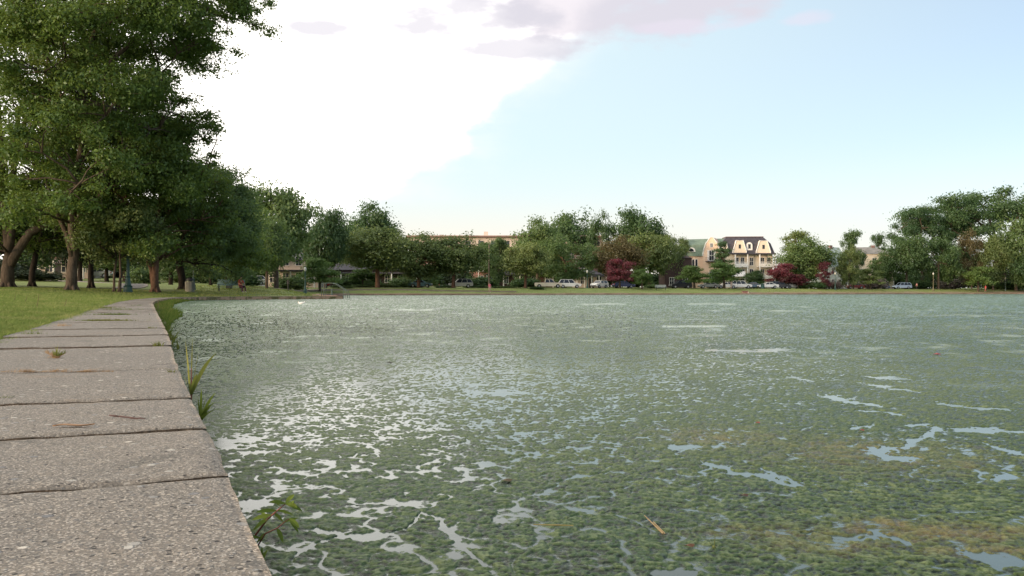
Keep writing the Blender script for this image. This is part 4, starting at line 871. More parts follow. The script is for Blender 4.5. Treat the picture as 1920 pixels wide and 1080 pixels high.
house('brick_house', 'low brick house with white porch columns behind the clear trunk', 690, 188, 22, 492, 506, plain('shaded_brick', (.055, .036, .032), .9), slate, 0, porch=True, rows=1, nwin=8)  # shade under the trees is put into this dark wall colour
house('cottage', 'brick fronted cottage with white windows behind the cream pickup', 975, 206, 16, 500, 517, plain('dim_brick', (.08, .048, .04), .9), slate, 0, porch=True, rows=1, nwin=5)  # brick colour darkened in place of the tree shade on the front
house('porch_house', 'small pinkish white house glimpsed between the western trunks', 108, 128, 8.5, 480, 495, creamstone, redbrown, 14, porch=True, rows=1)
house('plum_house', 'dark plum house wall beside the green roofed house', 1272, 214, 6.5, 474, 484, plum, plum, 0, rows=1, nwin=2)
house('cottage', 'pink white fronted cottage behind the gap east of the white estate car', 1108, 205, 7.5, 506, 519, creamstone, slate, 0, porch=True, rows=1, nwin=2)

# ------------------------------------------------------------------ cars
tyrem = plain('tyre_rubber', (.02, .02, .02), .8); rimm = plain('wheel_alloy', (.45, .45, .46), .35, .05, 3, .6); cglass = plain('car_glass', (.03, .035, .045), .08, .1); headm = plain('headlamp_lens', (.75, .76, .74), .15, .05); tailm = plain('tail_lamp', (.35, .02, .015), .3, .05); trimm = plain('black_trim', (.025, .025, .027), .6)
def paint(c): return plain('car_paint', c, .28, .04, 1.)
def arcpts(cx, r, z0, n=8): return [(cx-r*math.cos(math.pi*i/n), z0+r*math.sin(math.pi*i/n)) for i in range(n+1)]
def car(name, style, px, D, col, label, face=-1, turn=0, cat='car'):
    """face -1: nose towards the west; turn in degrees"""
    x = atx(px, D); g_ = gz(x, D)+.03; root = empty(name, (x, D, g_), (0 if face > 0 else math.pi)+R(turn)); tag(root, label, cat)
    P = paint(col); S = {'sedan': (4.6, 1.78, .92, 1.43), 'wagon': (4.7, 1.85, 1.02, 1.72), 'pickup': (5.6, 1.95, 1.08, 1.80), 'van': (5.0, 1.95, 1.10, 1.82), 'hatch': (4.1, 1.72, .95, 1.50)}[style]
    Ln, Wd, bz, tz = S; hl = Ln/2; wr = .33 if style != 'pickup' else .38; fx, rx = hl-.88, -hl+.95
    low = [(-hl+.05, .32)]+arcpts(rx, wr+.07, .30)+arcpts(fx, wr+.07, .30)+[(hl-.06, .32)]
    if style == 'sedan': up = [(hl, .62), (hl-.12, .74), (hl-1.15, .93), (-hl+.95, .98), (-hl+.1, .94), (-hl, .68)]
    elif style == 'pickup': up = [(hl, .70), (hl-.06, .98), (hl-1.35, 1.08), (-hl, 1.06), (-hl-.0, .6)]
    elif style == 'van': up = [(hl, .66), (hl-.12, .85), (hl-.85, 1.06), (-hl+.02, 1.10), (-hl, .6)]
    else: up = [(hl, .64), (hl-.08, .86), (hl-1.1, 1.0), (-hl+.04, 1.02), (-hl, .6)]
    m = MB(); m.prism(low+up, -Wd/2, Wd/2); m.build('body', P, root, bevel=.05)
    cab = {'sedan': [(hl-1.2, .9), (hl-1.95, tz-.03), (-hl+1.75, tz), (-hl+.75, .95)], 'pickup': [(hl-1.45, 1.05), (hl-2.1, tz-.02), (hl-3.35, tz-.02), (hl-3.5, 1.05)],
           'van': [(hl-.85, 1.03), (hl-1.75, tz-.03), (-hl+.35, tz), (-hl+.08, 1.07)], 'wagon': [(hl-1.15, .98), (hl-1.85, tz-.04), (-hl+.55, tz), (-hl+.08, 1.0)], 'hatch': [(hl-1.0, .97), (hl-1.75, tz-.03), (-hl+.6, tz), (-hl+.1, 1.0)]}[style]
    iw = .16; V = [(cab[0][0], s*(Wd/2-.06), cab[0][1]) for s in (-1, 1)]+[(cab[1][0], s*(Wd/2-iw), cab[1][1]) for s in (-1, 1)]+[(cab[2][0], s*(Wd/2-iw), cab[2][1]) for s in (-1, 1)]+[(cab[3][0], s*(Wd/2-.06), cab[3][1]) for s in (-1, 1)]
    g = MB(); g.add(V, [(0,1,3,2),(2,3,5,4),(4,5,7,6),(0,2,4,6),(1,7,5,3),(0,6,7,1)]); g.build('glasshouse', cglass, root)
    r_ = MB(); r_.box(cab[2][0]-.06, -Wd/2+iw-.03, tz-.05, cab[1][0]+.08, Wd/2-iw+.03, tz+.03); r_.build('roof', P, root, bevel=.02)
    for s in (-1, 1):
        for (a, b) in ((0, 1), (3, 2)):
            MB().tube([(cab[a][0], s*(Wd/2-.065), cab[a][1]), (cab[b][0], s*(Wd/2-iw), cab[b][1])], .05, 5).build('pillar', P, root)
        for t in ((.5,) if style in ('sedan', 'hatch', 'pickup') else (.36, .70)):
            xb = cab[0][0]+(cab[3][0]-cab[0][0])*t; xt = cab[1][0]+(cab[2][0]-cab[1][0])*t; MB().tube([(xb, s*(Wd/2-.055), cab[0][1]), (xt, s*(Wd/2-iw+.01), tz-.03)], .045, 5).build('pillar', P, root)
    if style == 'pickup': MB().box(-hl+.1, -Wd/2+.1, 1.05, hl-3.6, Wd/2-.1, 1.085).build('bed', trimm, root)
    for wx in (fx, rx):
        for s in (-1, 1):
            t = MB(); yy = s*(Wd/2-.11); t.tube([(wx, yy-.11, wr), (wx, yy-.09, wr), (wx, yy+.09, wr), (wx, yy+.11, wr)], [wr-.03, wr, wr, wr-.03], 18); w = t.build('wheel', tyrem, root)
            q = MB(); q.tube([(wx, yy+s*.10, wr), (wx, yy+s*.125, wr)], [.21, .17], 14); q.build('rim', rimm, w)
    for s in (-1, 1):
        MB().box(hl-.2, s*(Wd/2-.25)-.19, .62, hl+.015, s*(Wd/2-.25)+.19, .78).build('headlight', headm, root, bevel=.02)
        MB().box(-hl-.015, s*(Wd/2-.22)-.15, .72, -hl+.12, s*(Wd/2-.22)+.15, .92).build('tail_light', tailm, root)
        MB().box(hl-1.55, s*(Wd/2+.02)-.09, cab[0][1]-.0, hl-1.38, s*(Wd/2+.02)+.09, cab[0][1]+.14).build('wing_mirror', P, root)
    MB().box(hl-.1, -Wd/2+.15, .36, hl+.04, Wd/2-.15, .54).build('bumper', trimm, root); MB().box(-hl-.04, -Wd/2+.15, .38, -hl+.1, Wd/2-.15, .56).build('bumper', trimm, root)
    return root
cr_ = (.82, .70, .56); wh = (.78, .77, .75)
CARS = [
 ('parked_car','sedan',788,172,(.13,.22,.28),'steel blue car parked behind low shrubs, roof just showing',1,0),
 ('parked_car','wagon',864,174,(.50,.48,.44),'silver estate car parked under the round olive trees',-1,8),
 ('pickup_truck','pickup',1028,181,cr_,'cream pickup truck with an open bed parked nose to tail with a white car',1,0),
 ('parked_car','wagon',1068,181,(.90,.86,.78),'white estate car parked directly behind the cream pickup',1,0),
 ('parked_car','hatch',1124,181,(.90,.88,.80),'white hatchback seen from its front corner beside the navy car',-1,48),
 ('parked_car','sedan',1169,186,(.05,.06,.13),'navy blue car under the crimson crape myrtle',1,14),
 ('parked_car','wagon',1276,192,(.015,.016,.02),'black sport utility car with chrome glints by the shore bench',-1,10),
 ('parked_car','sedan',1329,197,(.24,.26,.24),'grey green car below the flat topped light green tree',-1,0),
 ('parked_car','sedan',1362,198,(.90,.86,.78),'white saloon half hidden behind the person in pale clothes',-1,0),
 ('parked_car','wagon',1389,199,(.90,.87,.80),'white estate car in front of the yellow mansard house porch',1,0),
 ('parked_car','sedan',1414,207,(.05,.09,.14),'dark blue car parked behind the white estate car',1,-12),
 ('parked_car','sedan',1440,203,(.88,.86,.80),'white saloon beside the dark green litter drum',-1,0),
 ('parked_car','wagon',1462,205,(.06,.06,.065),'charcoal car between the white saloon and the white minivan',1,0),
 ('minivan','van',1489,207,(.90,.88,.82),'white minivan parked under the crimson crape myrtle',-1,12),
 ('parked_car','hatch',1511,209,(.66,.66,.62),'small pale car tucked behind the white minivan',1,30),
 ('parked_car','sedan',1603,226,(.33,.03,.025),'dark red car in the shade near the cream hipped house',-1,0),
 ('parked_car','sedan',1626,227,(.22,.26,.32),'blue grey car between the dark red car and a navy one',-1,0),
 ('parked_car','sedan',1650,229,(.04,.06,.12),'navy car third in the shaded row near the cream hipped house',1,0),
 ('parked_car','wagon',1691,234,(.50,.58,.68),'pale blue and white car parked alone in the open',-1,6),
 ('parked_car','hatch',473,140,(.70,.66,.62),'white hatchback seen past the bench',-1,35),
 ('parked_car','sedan',597,168,(.50,.06,.05),'bright red car low behind the handrail',-1,0),
 ('parked_car','sedan',566,166,(.60,.60,.58),'pale car parked before the cream porch house',1,0),
 ('parked_car','sedan',183,132,(.62,.60,.52),'pale car glimpsed at the top of the west lawn',-1,0),
]
for a in CARS: car(*a)

# ------------------------------------------------------------------ lamps, bench, bin, rails
greenm = plain('dark_green_iron', (.035, .085, .070), .5, .1, 4.); ironm = plain('black_iron', (.02, .022, .022), .5); steel = plain('galvanised_steel', (.13, .17, .145), .6, .1, 5, .1); globe = plain('frosted_globe', (.62, .60, .52), .35, .04)
benchm = plain('painted_bench_slat', (.23, .37, .37), .6, .15, 6.); woodm = plain('weathered_pole', (.30, .22, .15), .85, .2, 2)
def lamp(px, D, base, h, label, col=greenm, s=1., group=None):
    x = atx(px, D); g_ = gz(x, D) if base is None else base; root = empty('lamp_post', (x, D, g_)); tag(root, label, 'lamp post')
    b = MB(); b.lathe([(.30*s, -.1), (.30*s, .10), (.26*s, .16), (.26*s, .34), (.29*s, .38), (.20*s, .46), (.16*s, .75), (.13*s, .95), (.15*s, 1.0), (.12*s, 1.06)], n=16); b.build('base', col, root, smooth=False)
    p = MB(); p.tube([(0, 0, 1.0), (0, 0, h*.6), (0, 0, h)], [.105*s, .085*s, .07*s], 12); p.lathe([(.07*s, h-.02), (.13*s, h+.04), (.07*s, h+.1), (.12*s, h+.18)], n=12); p.build('post', col, root)
    gl = MB(); gl.lathe([(.10*s, h+.18), (.20*s, h+.32), (.23*s, h+.48), (.19*s, h+.64), (.08*s, h+.74)], n=14); gl.build('globe', globe, root, smooth=True); c = MB(); c.lathe([(.12*s, h+.72), (.05*s, h+.80), (.03*s, h+.9), (.005, h+.98)], n=10); c.build('finial', col, root)
    return root
lamp(240, 58, None, 4.2, 'dark green fluted lamp post with a broad base on the west lawn')
lamp(363, 72, None, 3.2, 'slim dark lamp post directly behind the litter bin', s=.6)
lamp(452, 82, None, 2.6, 'slim grey lamp post behind the person on the bench', steel, .55)
lamp(572, 112, None, 2.6, 'green lamp post with a pale globe west of the handrail', s=.8)
lamp(1101, 172, None, 2.8, 'dark lamp post with pale globe by the white hatchback', s=.8)
lamp(1566, 205, None, 3.3, 'green lamp post standing before the teal roofed house', s=.9)
lamp(1750, 225, None, 3.9, 'slender lamp post in front of the tall leafy trees', plain('bronze_post', (.15, .13, .07), .6), .8)
lamp(1885, 238, None, 3.0, 'thin pale post east of the walker in red', steel, .6)
lamp(862, 163, None, .6, 'short lamp bollard on the bank before the silver car', s=.7) if False else None
# street lamp on a tall wooden pole
x = atx(917, 172); root = empty('street_lamp', (x, 172, gz(x, 172))); tag(root, 'tall wooden pole street lamp with a curved arm beside the person in pink', 'street lamp')
MB().tube([(0, 0, -.2), (0, 0, 4), (0, 0, 8.4)], [.19, .16, .12], 10).build('pole', woodm, root); MB().tube([(0, 0, 8.0), (.3, 0, 8.5), (.9, 0, 8.75), (1.5, -.1, 8.7)], .045, 6).build('arm', steel, root); MB().ball((1.75, -.1, 8.66), (.38, .16, .11)).build('lamp_head', steel, root)
# dark post on the bank, west of the lamp with the globe
x = atx(540, 90); root = empty('signpost', (x, 90, gz(x, 90))); tag(root, 'short dark post with a small plate beside the path', 'post'); MB().tube([(0, 0, -.1), (0, 0, 1.15)], .045, 8).build('pole', ironm, root); MB().box(-.14, -.03, .72, .14, .03, 1.12).build('plate', ironm, root, bevel=.01)
# bench
def bench(px, D, rz, label, mat, nslat=4, L_=2.1, base=None):
    x = atx(px, D); root = empty('park_bench', (x, D, gz(x, D)), rz); tag(root, label, 'bench')
    for sx_ in (-1, 1):
        l = MB(); xx = sx_*(L_/2-.18)
        for (a, b) in (((xx, -.26, 0), (xx, -.22, .43)), ((xx, .26, 0), (xx, .18, .43)), ((xx, .18, .40), (xx, .34, .92)), ((xx, -.26, .42), (xx, .2, .40)), ((xx, -.24, .43), (xx, -.24, .62)), ((xx, -.26, .63), (xx, .24, .63))): l.tube([a, b], .028, 6)
        l.build('leg', ironm, root)
    s = MB()
    for i in range(4): s.box(-L_/2, -.25+i*.115, .43, L_/2, -.155+i*.115, .465)
    s.build('seat', mat, root)
    b = MB()
    for i in range(nslat):
        z = .56+i*.125; y = .20+.035*i; b.box(-L_/2, y, z, L_/2, y+.03, z+.10)
    b.build('backrest', mat, root); return root
BX = atx(432, 70); bnch = bench(432, 70, R(8), 'blue green slatted park bench with a person seated at one end', benchm)
bench(1239, 176, R(0), 'pale grey bench on the far bank between the small tree and the black car', plain('grey_slats', (.30, .34, .33), .7), 4, 2.2)
# litter bin of steel slats
x = atx(356, 64); root = empty('litter_bin', (x, 64, gz(x, 64))); tag(root, 'grey slatted litter bin beside the leaning dark trunk', 'litter bin')
b = MB(); b.lathe([(.30, 0), (.31, .04), (.31, .08), (.285, .1), (.285, .66), (.31, .68), (.32, .74), (.27, .745), (.26, .60)], n=24); b.build('drum', plain('grey_bin', (.17, .17, .13), .6, .1, 4), root); sb = MB()
for i in range(22): a = i*2*math.pi/22; sb.tube([(.30*math.cos(a), .30*math.sin(a), .08), (.31*math.cos(a), .31*math.sin(a), .70)], .022, 5)
sb.build('slats', plain('grey_steel_slats', (.20, .20, .16), .55, .1, 4), root)
lid = MB(); lid.lathe([(.29, .80), (.24, .93), (.12, 1.0), (.01, 1.02)], n=20); lid.tube([(.24, 0, .7), (.24, 0, .85)], .02); lid.tube([(-.24, 0, .7), (-.24, 0, .85)], .02); lid.build('lid', trimm, root)
x = atx(1430, 199); root = empty('litter_drum', (x, 199, gz(x, 199))); tag(root, 'dark green litter drum before the white saloon', 'litter bin'); b = MB(); b.lathe([(.36, 0), (.38, .05), (.38, .5), (.40, .53), (.38, .56), (.38, 1.0), (.41, 1.04), (.30, 1.15), (.05, 1.2)], n=18); b.build('drum', plain('green_drum', (.05, .11, .09), .5), root); b2 = MB(); b2.lathe([(.415, 1.02), (.42, 1.06), (.415, 1.09)], n=18); b2.build('rim', trimm, root)
# handrail at the steps
x = atx(603, 65.2); hr = empty('handrail', (x, 65.2, .24)); tag(hr, 'grey green tube handrail sloping down to the spit', 'handrail')
for dy in (0, .7):
    z1 = .90; m = MB(); m.tube([(0, dy, -.1), (0, dy, z1-.03), (.05, dy, z1), (.75, dy, z1+.02), (1.05, dy, z1-.06), (1.85, dy, .30), (1.9, dy, .05), (1.9, dy, -.2)], .024, 8); m.tube([(.16, dy, -.1), (.16, dy, z1)], .02, 6); m.tube([(1.6, dy, -.2), (1.6, dy, .45)], .02, 6); m.build('rail', steel, hr, smooth=True)
x = atx(622, 100); root = empty('marker_post', (x, 100, gz(x, 100))); tag(root, 'stout pale post standing behind the handrail', 'post'); m = MB(); m.lathe([(.09, -.2), (.09, 1.15), (.11, 1.18), (.11, 1.26), (.04, 1.32)], n=10); m.build('shaft', steel, root); m = MB(); m.lathe([(.13, -.1), (.13, .05), (.1, .08)], n=10); m.build('foot', steel, root)
# brick outlet on the far edge
x = atx(1396, 181.0); m = MB(); root = empty('brick_outlet', (x, 179.8, .2)); tag(root, 'small red brown brick outlet box at the far water edge', 'outlet'); m.box(-.75, -.4, -.6, .25, .6, .42); m.build('box', brick, root); MB().box(-.85, -.5, .42, .35, .7, .52).build('cap', redbrown, root)
m = MB(); m.prismx([(-.4, -.6), (-.4, .35), (.6, .35), (.6, -.6)], .25, .4); m.box(.4, -.3, -.6, 1.6, .5, .02); m.build('apron', creamstone, root)

# ------------------------------------------------------------------ people
skinm = plain('skin', (.50, .29, .20), .6, .05, 8)
def person(label, loc, rz, pose, top, leg, hair, shoe=(.6, .6, .6), height=1.72):
    s = height/1.72; root = empty('person', loc, rz); tag(root, label, 'person')
    J = {}; E = []
    def j(n, p, r, par=None):
        J[n] = (Vector(p), r); 
        if par: E.append((par, n))
    if pose == 'sit':
        hipz, ch = .50, .0
        j('pel', (0, 0, .50), .15); j('wa', (0, .02, .66), .125, 'pel'); j('ch', (0, .0, .86), .15, 'wa'); j('nk', (0, -.03, 1.06), .058, 'ch'); j('hd0', (.0, -.06, 1.14), .075, 'nk'); j('hd1', (0, -.08, 1.24), .095, 'hd0'); j('hd2', (0, -.07, 1.32), .07, 'hd1')
        for q in (-1, 1):
            t = 'l' if q < 0 else 'r'; j('hp'+t, (.09*q, -.02, .49), .105, 'pel'); j('kn'+t, (.13*q, -.45, .50-.02*q), .068, 'hp'+t); j('an'+t, (.14*q, -.50+.05*q, .09), .042, 'kn'+t); j('to'+t, (.15*q, -.66+.05*q, .045), .036, 'an'+t)
            j('sh'+t, (.17*q, -.01, .99), .062, 'ch'); j('el'+t, (.24*q, -.12, .76), .044, 'sh'+t); j('wr'+t, (.12*q, -.34, .66), .028, 'el'+t); hb = Vector((.10*q, -.42, .63)); fd = Vector((-.1*q, -.8, -.35)).normalized(); sd_ = Vector((1, 0, 0))
            j('pm'+t, hb, .036, 'wr'+t); 
            for k in range(4): j('f%d%s' % (k, t), hb+fd*(.075+.008*(k in (1, 2)))+sd_*((k-1.5)*.021), .009, 'pm'+t)
            j('th'+t, hb+sd_*(-.045*q)+fd*.03, .010, 'pm'+t)
    else:
        st = {'stand': .04, 'walk': .27}[pose]
        j('pel', (0, 0, .95), .135); j('wa', (0, .0, 1.10), .115, 'pel'); j('ch', (0, -.01, 1.30), .145, 'wa'); j('nk', (0, -.01, 1.47), .055, 'ch'); j('hd0', (0, -.03, 1.54), .075, 'nk'); j('hd1', (0, -.03, 1.62), .093, 'hd0'); j('hd2', (0, -.02, 1.68), .068, 'hd1')
        for q in (-1, 1):
            t = 'l' if q < 0 else 'r'; y1 = -st*q; j('hp'+t, (.09*q, 0, .90), .10, 'pel'); j('kn'+t, (.10*q, y1*.5-.04, .49), .064, 'hp'+t); j('an'+t, (.10*q, y1+.03, .09), .042, 'kn'+t); j('to'+t, (.11*q, y1-.14, .045), .036, 'an'+t)
            j('sh'+t, (.17*q, 0, 1.41), .06, 'ch'); a = (.12 if pose == 'walk' else .0)*q; j('el'+t, (.23*q, a*.6+.02, 1.14), .043, 'sh'+t); j('wr'+t, (.22*q, a-.10, .92), .027, 'el'+t); hb = Vector((.215*q, a-.13, .85)); fd = Vector((0, -.15, -1)).normalized(); sd_ = Vector((0, 1, 0))
            j('pm'+t, hb, .036, 'wr'+t)
            for k in range(4): j('f%d%s' % (k, t), hb+fd*(.08+.01*(k in (1, 2)))+sd_*((k-1.5)*.021)+Vector((-.012*q, 0, 0)), .009, 'pm'+t)
            j('th'+t, hb+sd_*(-.045)+fd*.03, .010, 'pm'+t)
    names = list(J); idx = {n: i for i, n in enumerate(names)}; me = bpy.data.meshes.new('b'); me.from_pydata([tuple(J[n][0]*s) for n in names], [(idx[a], idx[b]) for a, b in E], [])
    o = bpy.data.objects.new('body', me); C.objects.link(o); md = o.modifiers.new('s', 'SKIN'); md.use_smooth_shade = True
    for i, n in enumerate(names):
        v = me.skin_vertices[0].data[i]; v.radius = (J[n][1]*s*(1.25 if n in ('ch', 'wa', 'pel') else 1), J[n][1]*s*(.85 if n in ('ch', 'wa', 'pel') else 1)); v.use_root = (n == 'pel')
    md2 = o.modifiers.new('u', 'SUBSURF'); md2.levels = 1; md2.render_levels = 1
    dg = bpy.context.evaluated_depsgraph_get(); ev = o.evaluated_get(dg); nm = bpy.data.meshes.new_from_object(ev); bpy.data.objects.remove(o); nm.name = 'body'
    for m_ in (skinm, plain('shirt', top, .85), plain('trousers', leg, .85), plain('shoes', shoe, .7)): nm.materials.append(m_)
    seg = [(J[a][0]*s, J[b][0]*s, b) for a, b in E]
    for f in nm.polygons:
        c = f.center; best = 9; bn = ''
        for a, b, n in seg:
            ab = b-a; t = max(0, min(1, (c-a).dot(ab)/ab.length_squared)); d_ = (a+ab*t-c).length
            if d_ < best: best, bn = d_, n
        f.material_index = 1 if bn[:2] in ('wa', 'ch', 'sh', 'el') else 2 if bn[:2] in ('hp', 'kn', 'an') else 3 if bn[:2] == 'to' else 1 if bn[:2] == 'nk' and (c-J['ch'][0]*s).length < .1 else 0
    bo = bpy.data.objects.new('body', nm); C.objects.link(bo); bo.parent = root
    h1 = J['hd1'][0]*s
    hr_ = MB(); hr_.ball((h1.x, h1.y+.025, h1.z+.035), (.098*s, .10*s, .105*s), 12, 8); hr_.build('hair', plain('hair', hair, .8), root, smooth=True)
    fc = MB(); fc.ball((h1.x-.035, h1.y-.088*s, h1.z+.0), .012, 6, 4); fc.ball((h1.x+.035, h1.y-.088*s, h1.z+.0), .012, 6, 4); fc.build('eyes', trimm, root)
    ns = MB(); ns.prismx([(h1.y-.085*s, h1.z+.0), (h1.y-.118*s, h1.z-.045), (h1.y-.085*s, h1.z-.05)], h1.x-.013, h1.x+.013); ns.build('nose', skinm, root); mo = MB().box(h1.x-.025, h1.y-.094*s, h1.z-.078, h1.x+.025, h1.y-.080*s, h1.z-.068); mo.build('mouth', plain('lips', (.3, .08, .07), .6), root)
    return root
bb = Matrix.Rotation(R(8), 3, 'Z') @ Vector((.78, -.08, 0)); person('person in a red and pink outfit seated at the end of the blue green bench', (BX+bb.x, 70+bb.y, bnch.location.z-.03), R(50), 'sit', (.60, .10, .07), (.08, .02, .04), (.03, .015, .01))
def pp(px, D, rz, pose, *a, **k): x = atx(px, D); return person(k.pop('label'), (x, D, gz(x, D)), R(rz), pose, *a, **k)
pp(918, 153, 10, 'stand', (.62, .16, .20), (.55, .36, .30), (.06, .03, .02), label='person in a pink top standing below the tall street lamp', height=1.75)
pp(1719, 228, -80, 'walk', (.75, .33, .28), (.06, .04, .04), (.04, .03, .02), label='walker in a salmon top east of the pale blue car')
pp(1848, 232, -80, 'walk', (.68, .10, .13), (.55, .18, .18), (.04, .03, .02), label='walker in red beside the bright umbrella shaped tree', height=1.8)
pp(1371, 190, 20, 'stand', (.75, .55, .45), (.70, .50, .40), (.10, .06, .04), label='person in pale clothes standing before two white cars')
# ------------------------------------------------------------------ grasses and small things
def m_grass(name, a, b, dry):
    def f(t, out):
        g = G(t); c = g.n('ShaderNodeAttribute', attribute_name='leaf').outputs['Fac']; o = g.geo()
        col = g.mix(c, a, b); col = g.mix(g.ramp(g.noise(o, .8, 4), .48, .68, 0, .7), col, dry); col = g.mix(g.ramp(c, .93, .97), col, dry)
        d_ = g.n('ShaderNodeBsdfDiffuse', {0: col}); tr = g.n('ShaderNodeBsdfTranslucent', {0: col}); s = g.n('ShaderNodeMixShader', {0: .35, 1: d_.outputs[0], 2: tr.outputs[0]}); t.links.new(s.outputs[0], out.inputs[0])
    return MAT(name, f)
gm = m_grass('grass_blades', (.17, .225, .060), (.265, .325, .095), (.38, .37, .15)); gw = m_grass('water_grass', (.085, .135, .028), (.16, .21, .045), (.24, .22, .07)); gdry = m_grass('dry_grass', (.40, .26, .14), (.54, .39, .23), (.48, .34, .20)); gbr = m_grass('fresh_weed', (.13, .18, .03), (.22, .27, .05), (.30, .27, .09))
def blades(P, hgt, wid, r, lean=.5, dirs=None, seg=3):
    """curved, tapering blades rooted at P"""
    n = len(P); an = r.uniform(0, 6.283, n) if dirs is None else dirs; dx, dy = np.cos(an), np.sin(an); h = hgt*(.5+r.random(n)); w = wid*(.6+.8*r.random(n)); ln = lean*(.3+1.2*r.random(n))*h
    rows = []
    fa = an+np.pi/2+r.normal(0, .5, n)
    for k in range(seg+1):
        t = k/seg; c = np.stack([P[:, 0]+dx*ln*t**2, P[:, 1]+dy*ln*t**2, P[:, 2]+h*(t-.25*t*t*lean)], 1); ww = w*(1-t**1.6)*.5+w*.02
        o_ = np.stack([np.cos(fa)*ww, np.sin(fa)*ww, np.zeros(n)], 1); rows += [c-o_, c+o_]
    V = np.stack(rows, 1); m = 2*(seg+1); base = (np.arange(n)*m)[:, None]
    F = np.concatenate([base+np.array([2*k, 2*k+1, 2*k+3, 2*k+2]) for k in range(seg)], 0); return V.reshape(-1, 3), F, np.repeat(r.random(n), m)
def blade_obj(name, P, hgt, wid, r, mat, parent=None, **k):
    V, F, lf = blades(np.asarray(P, float), hgt, wid, r, **k); me = mesh_np(name, V, F); fattr(me, 'leaf', lf); return link(name, me, mat, parent)
r = np.random.default_rng(5)
# lawn blades, denser where the grass is close
n = 420000; th = np.tan(r.uniform(R(-40), R(-8), n)); D = 4.6*np.exp(r.random(n)*np.log(62/4.6)); X = th*D; Y = D; sd = sdist(X, Y); k = (sd > .93+.10*perlin(Y*.9, Y*0, 3)+.05*perlin(Y*5, Y*0, 4)) & (sd < 16)
X, Y, sd = X[k], Y[k], sd[k]; Zg = land_z(X, Y, sd); clump = ss(perlin(X/.35, Y/.35, 11)+.4*perlin(X/1.4, Y/1.4, 12), -.3, .5)
hh = .024+.030*clump+.02*(sd < 1.12); q = np.arange(len(X)); P = np.stack([X, Y, Zg-.005], 1); hscale = hh/.04*(1+Y/60)
V, F, lf = blades(P, .040*hscale, .006*(1+Y/9), r, lean=.8, seg=2); me = mesh_np('lawn_grass', V, F); fattr(me, 'leaf', lf); tag(link('lawn_grass', me, gm), 'short mown grass blades covering the west lawn beside the coping', 'grass', kind='stuff')
# weeds and grass at the foot of the coping
n = 36000; s = r.uniform(np.interp(7.3, near[:, 1], S_), S_[-1]-1, n); sdv = r.uniform(-.75, .0, n); x, y = wpt(s, sdv); dens = ss(y, 7, 12)*(1-.82*ss(y, 42, 56)); wl = (.16+.56*ss(y, 10, 22))*(.55+.8*np.abs(perlin(x/1.2, y/1.2, 14)))*(1-.65*ss(y, 44, 56))
k = (r.random(n) < dens) & (-sdv < wl) & (perlin(s*.9, s*0, 15)+.6*(1-ss(y, 40, 55)) > -.05); x, y, sdv = x[k], y[k], sdv[k]; P = np.stack([x, y, np.full(len(x), -.02)], 1)
V, F, lf = blades(P, (.07+.07*r.random(len(x)))*(1+.010*y)*(1-.55*ss(y, 40, 56))*(1-.3*ss(-sdv, .2, .7)), .010*(1+y/22), r, lean=.7, seg=3); me = mesh_np('waterside_grass', V, F); fattr(me, 'leaf', lf); tag(link('waterside_grass', me, gw), 'unkempt grass and weeds growing at the waterline below the coping', 'grass', kind='stuff')
# rough grass along the far bank edge
n = 52000; s = r.random(n)*s2[-1]*.60; x = np.interp(s, s2, P2[:, 0]); y = np.interp(s, s2, P2[:, 1]); tx_ = np.interp(s+1, s2, P2[:, 0])-x; ty_ = np.interp(s+1, s2, P2[:, 1])-y; l = np.hypot(tx_, ty_)+1e-6; off = r.uniform(.5, 11, n); x = x-ty_/l*off; y = y+tx_/l*off; k = perlin(x/3, y/3, 17)+.25*(off > 3) > -.1; x, y = x[k], y[k]
P = np.stack([x, y, land_z(x, y, sdist(x, y))-.01], 1); V, F, lf = blades(P, .10, .05, r, lean=.5, seg=1); me = mesh_np('bank_grass', V, F); fattr(me, 'leaf', lf); tag(link('bank_grass', me, gm), 'rough grass on the sloping far bank', 'grass', kind='stuff')
def top_z(x, y): return .200
def floorpt(px, py, z=.2): D = (EYE-z)*FPX/(py-HOR); return Vector((atx(px, D), D, z))
def tuft(name, label, px, py, z, n, hgt, wid, spread, mat, lean=.8, cat='weed', dirs=None, sx_=1, sy_=.35, seed=1, group=None):
    r = np.random.default_rng(seed); c = floorpt(px, py, z); P = np.stack([r.normal(0, spread*sx_, n), r.normal(0, spread*sy_, n), np.zeros(n)], 1); V, F, lf = blades(P, hgt, wid, r, lean=lean, dirs=None if dirs is None else r.normal(dirs[0], dirs[1], n)); me = mesh_np(name, V, F); fattr(me, 'leaf', lf); o = link(name, me, mat); o.location = c-Vector((0, 0, .004)); tag(o, label, cat, group); return o
tuft('grass_clump', 'wide low green grass clump growing in a coping joint', 202, 602, .2, 520, .032, .006, .145, gw, 1.3, seed=2)
tuft('grass_clump', 'smaller grass clump in the coping joint behind the wide one', 212, 590, .2, 300, .03, .007, .14, gw, 1.3, seed=3)
tuft('grass_clump', 'thin yellowish grass mat on the coping near the lawn', 222, 580, .2, 160, .025, .008, .2, gw, 1.3, seed=4)
tuft('grass_clump', 'grass tongue creeping from the lawn over the coping', 198, 578, .2, 200, .04, .009, .16, gw, 1., seed=5)
tuft('weed', 'small brown withered weed at the lawn edge of the coping', 117, 612, .2, 60, .035, .004, .035, gdry, 1., seed=6)
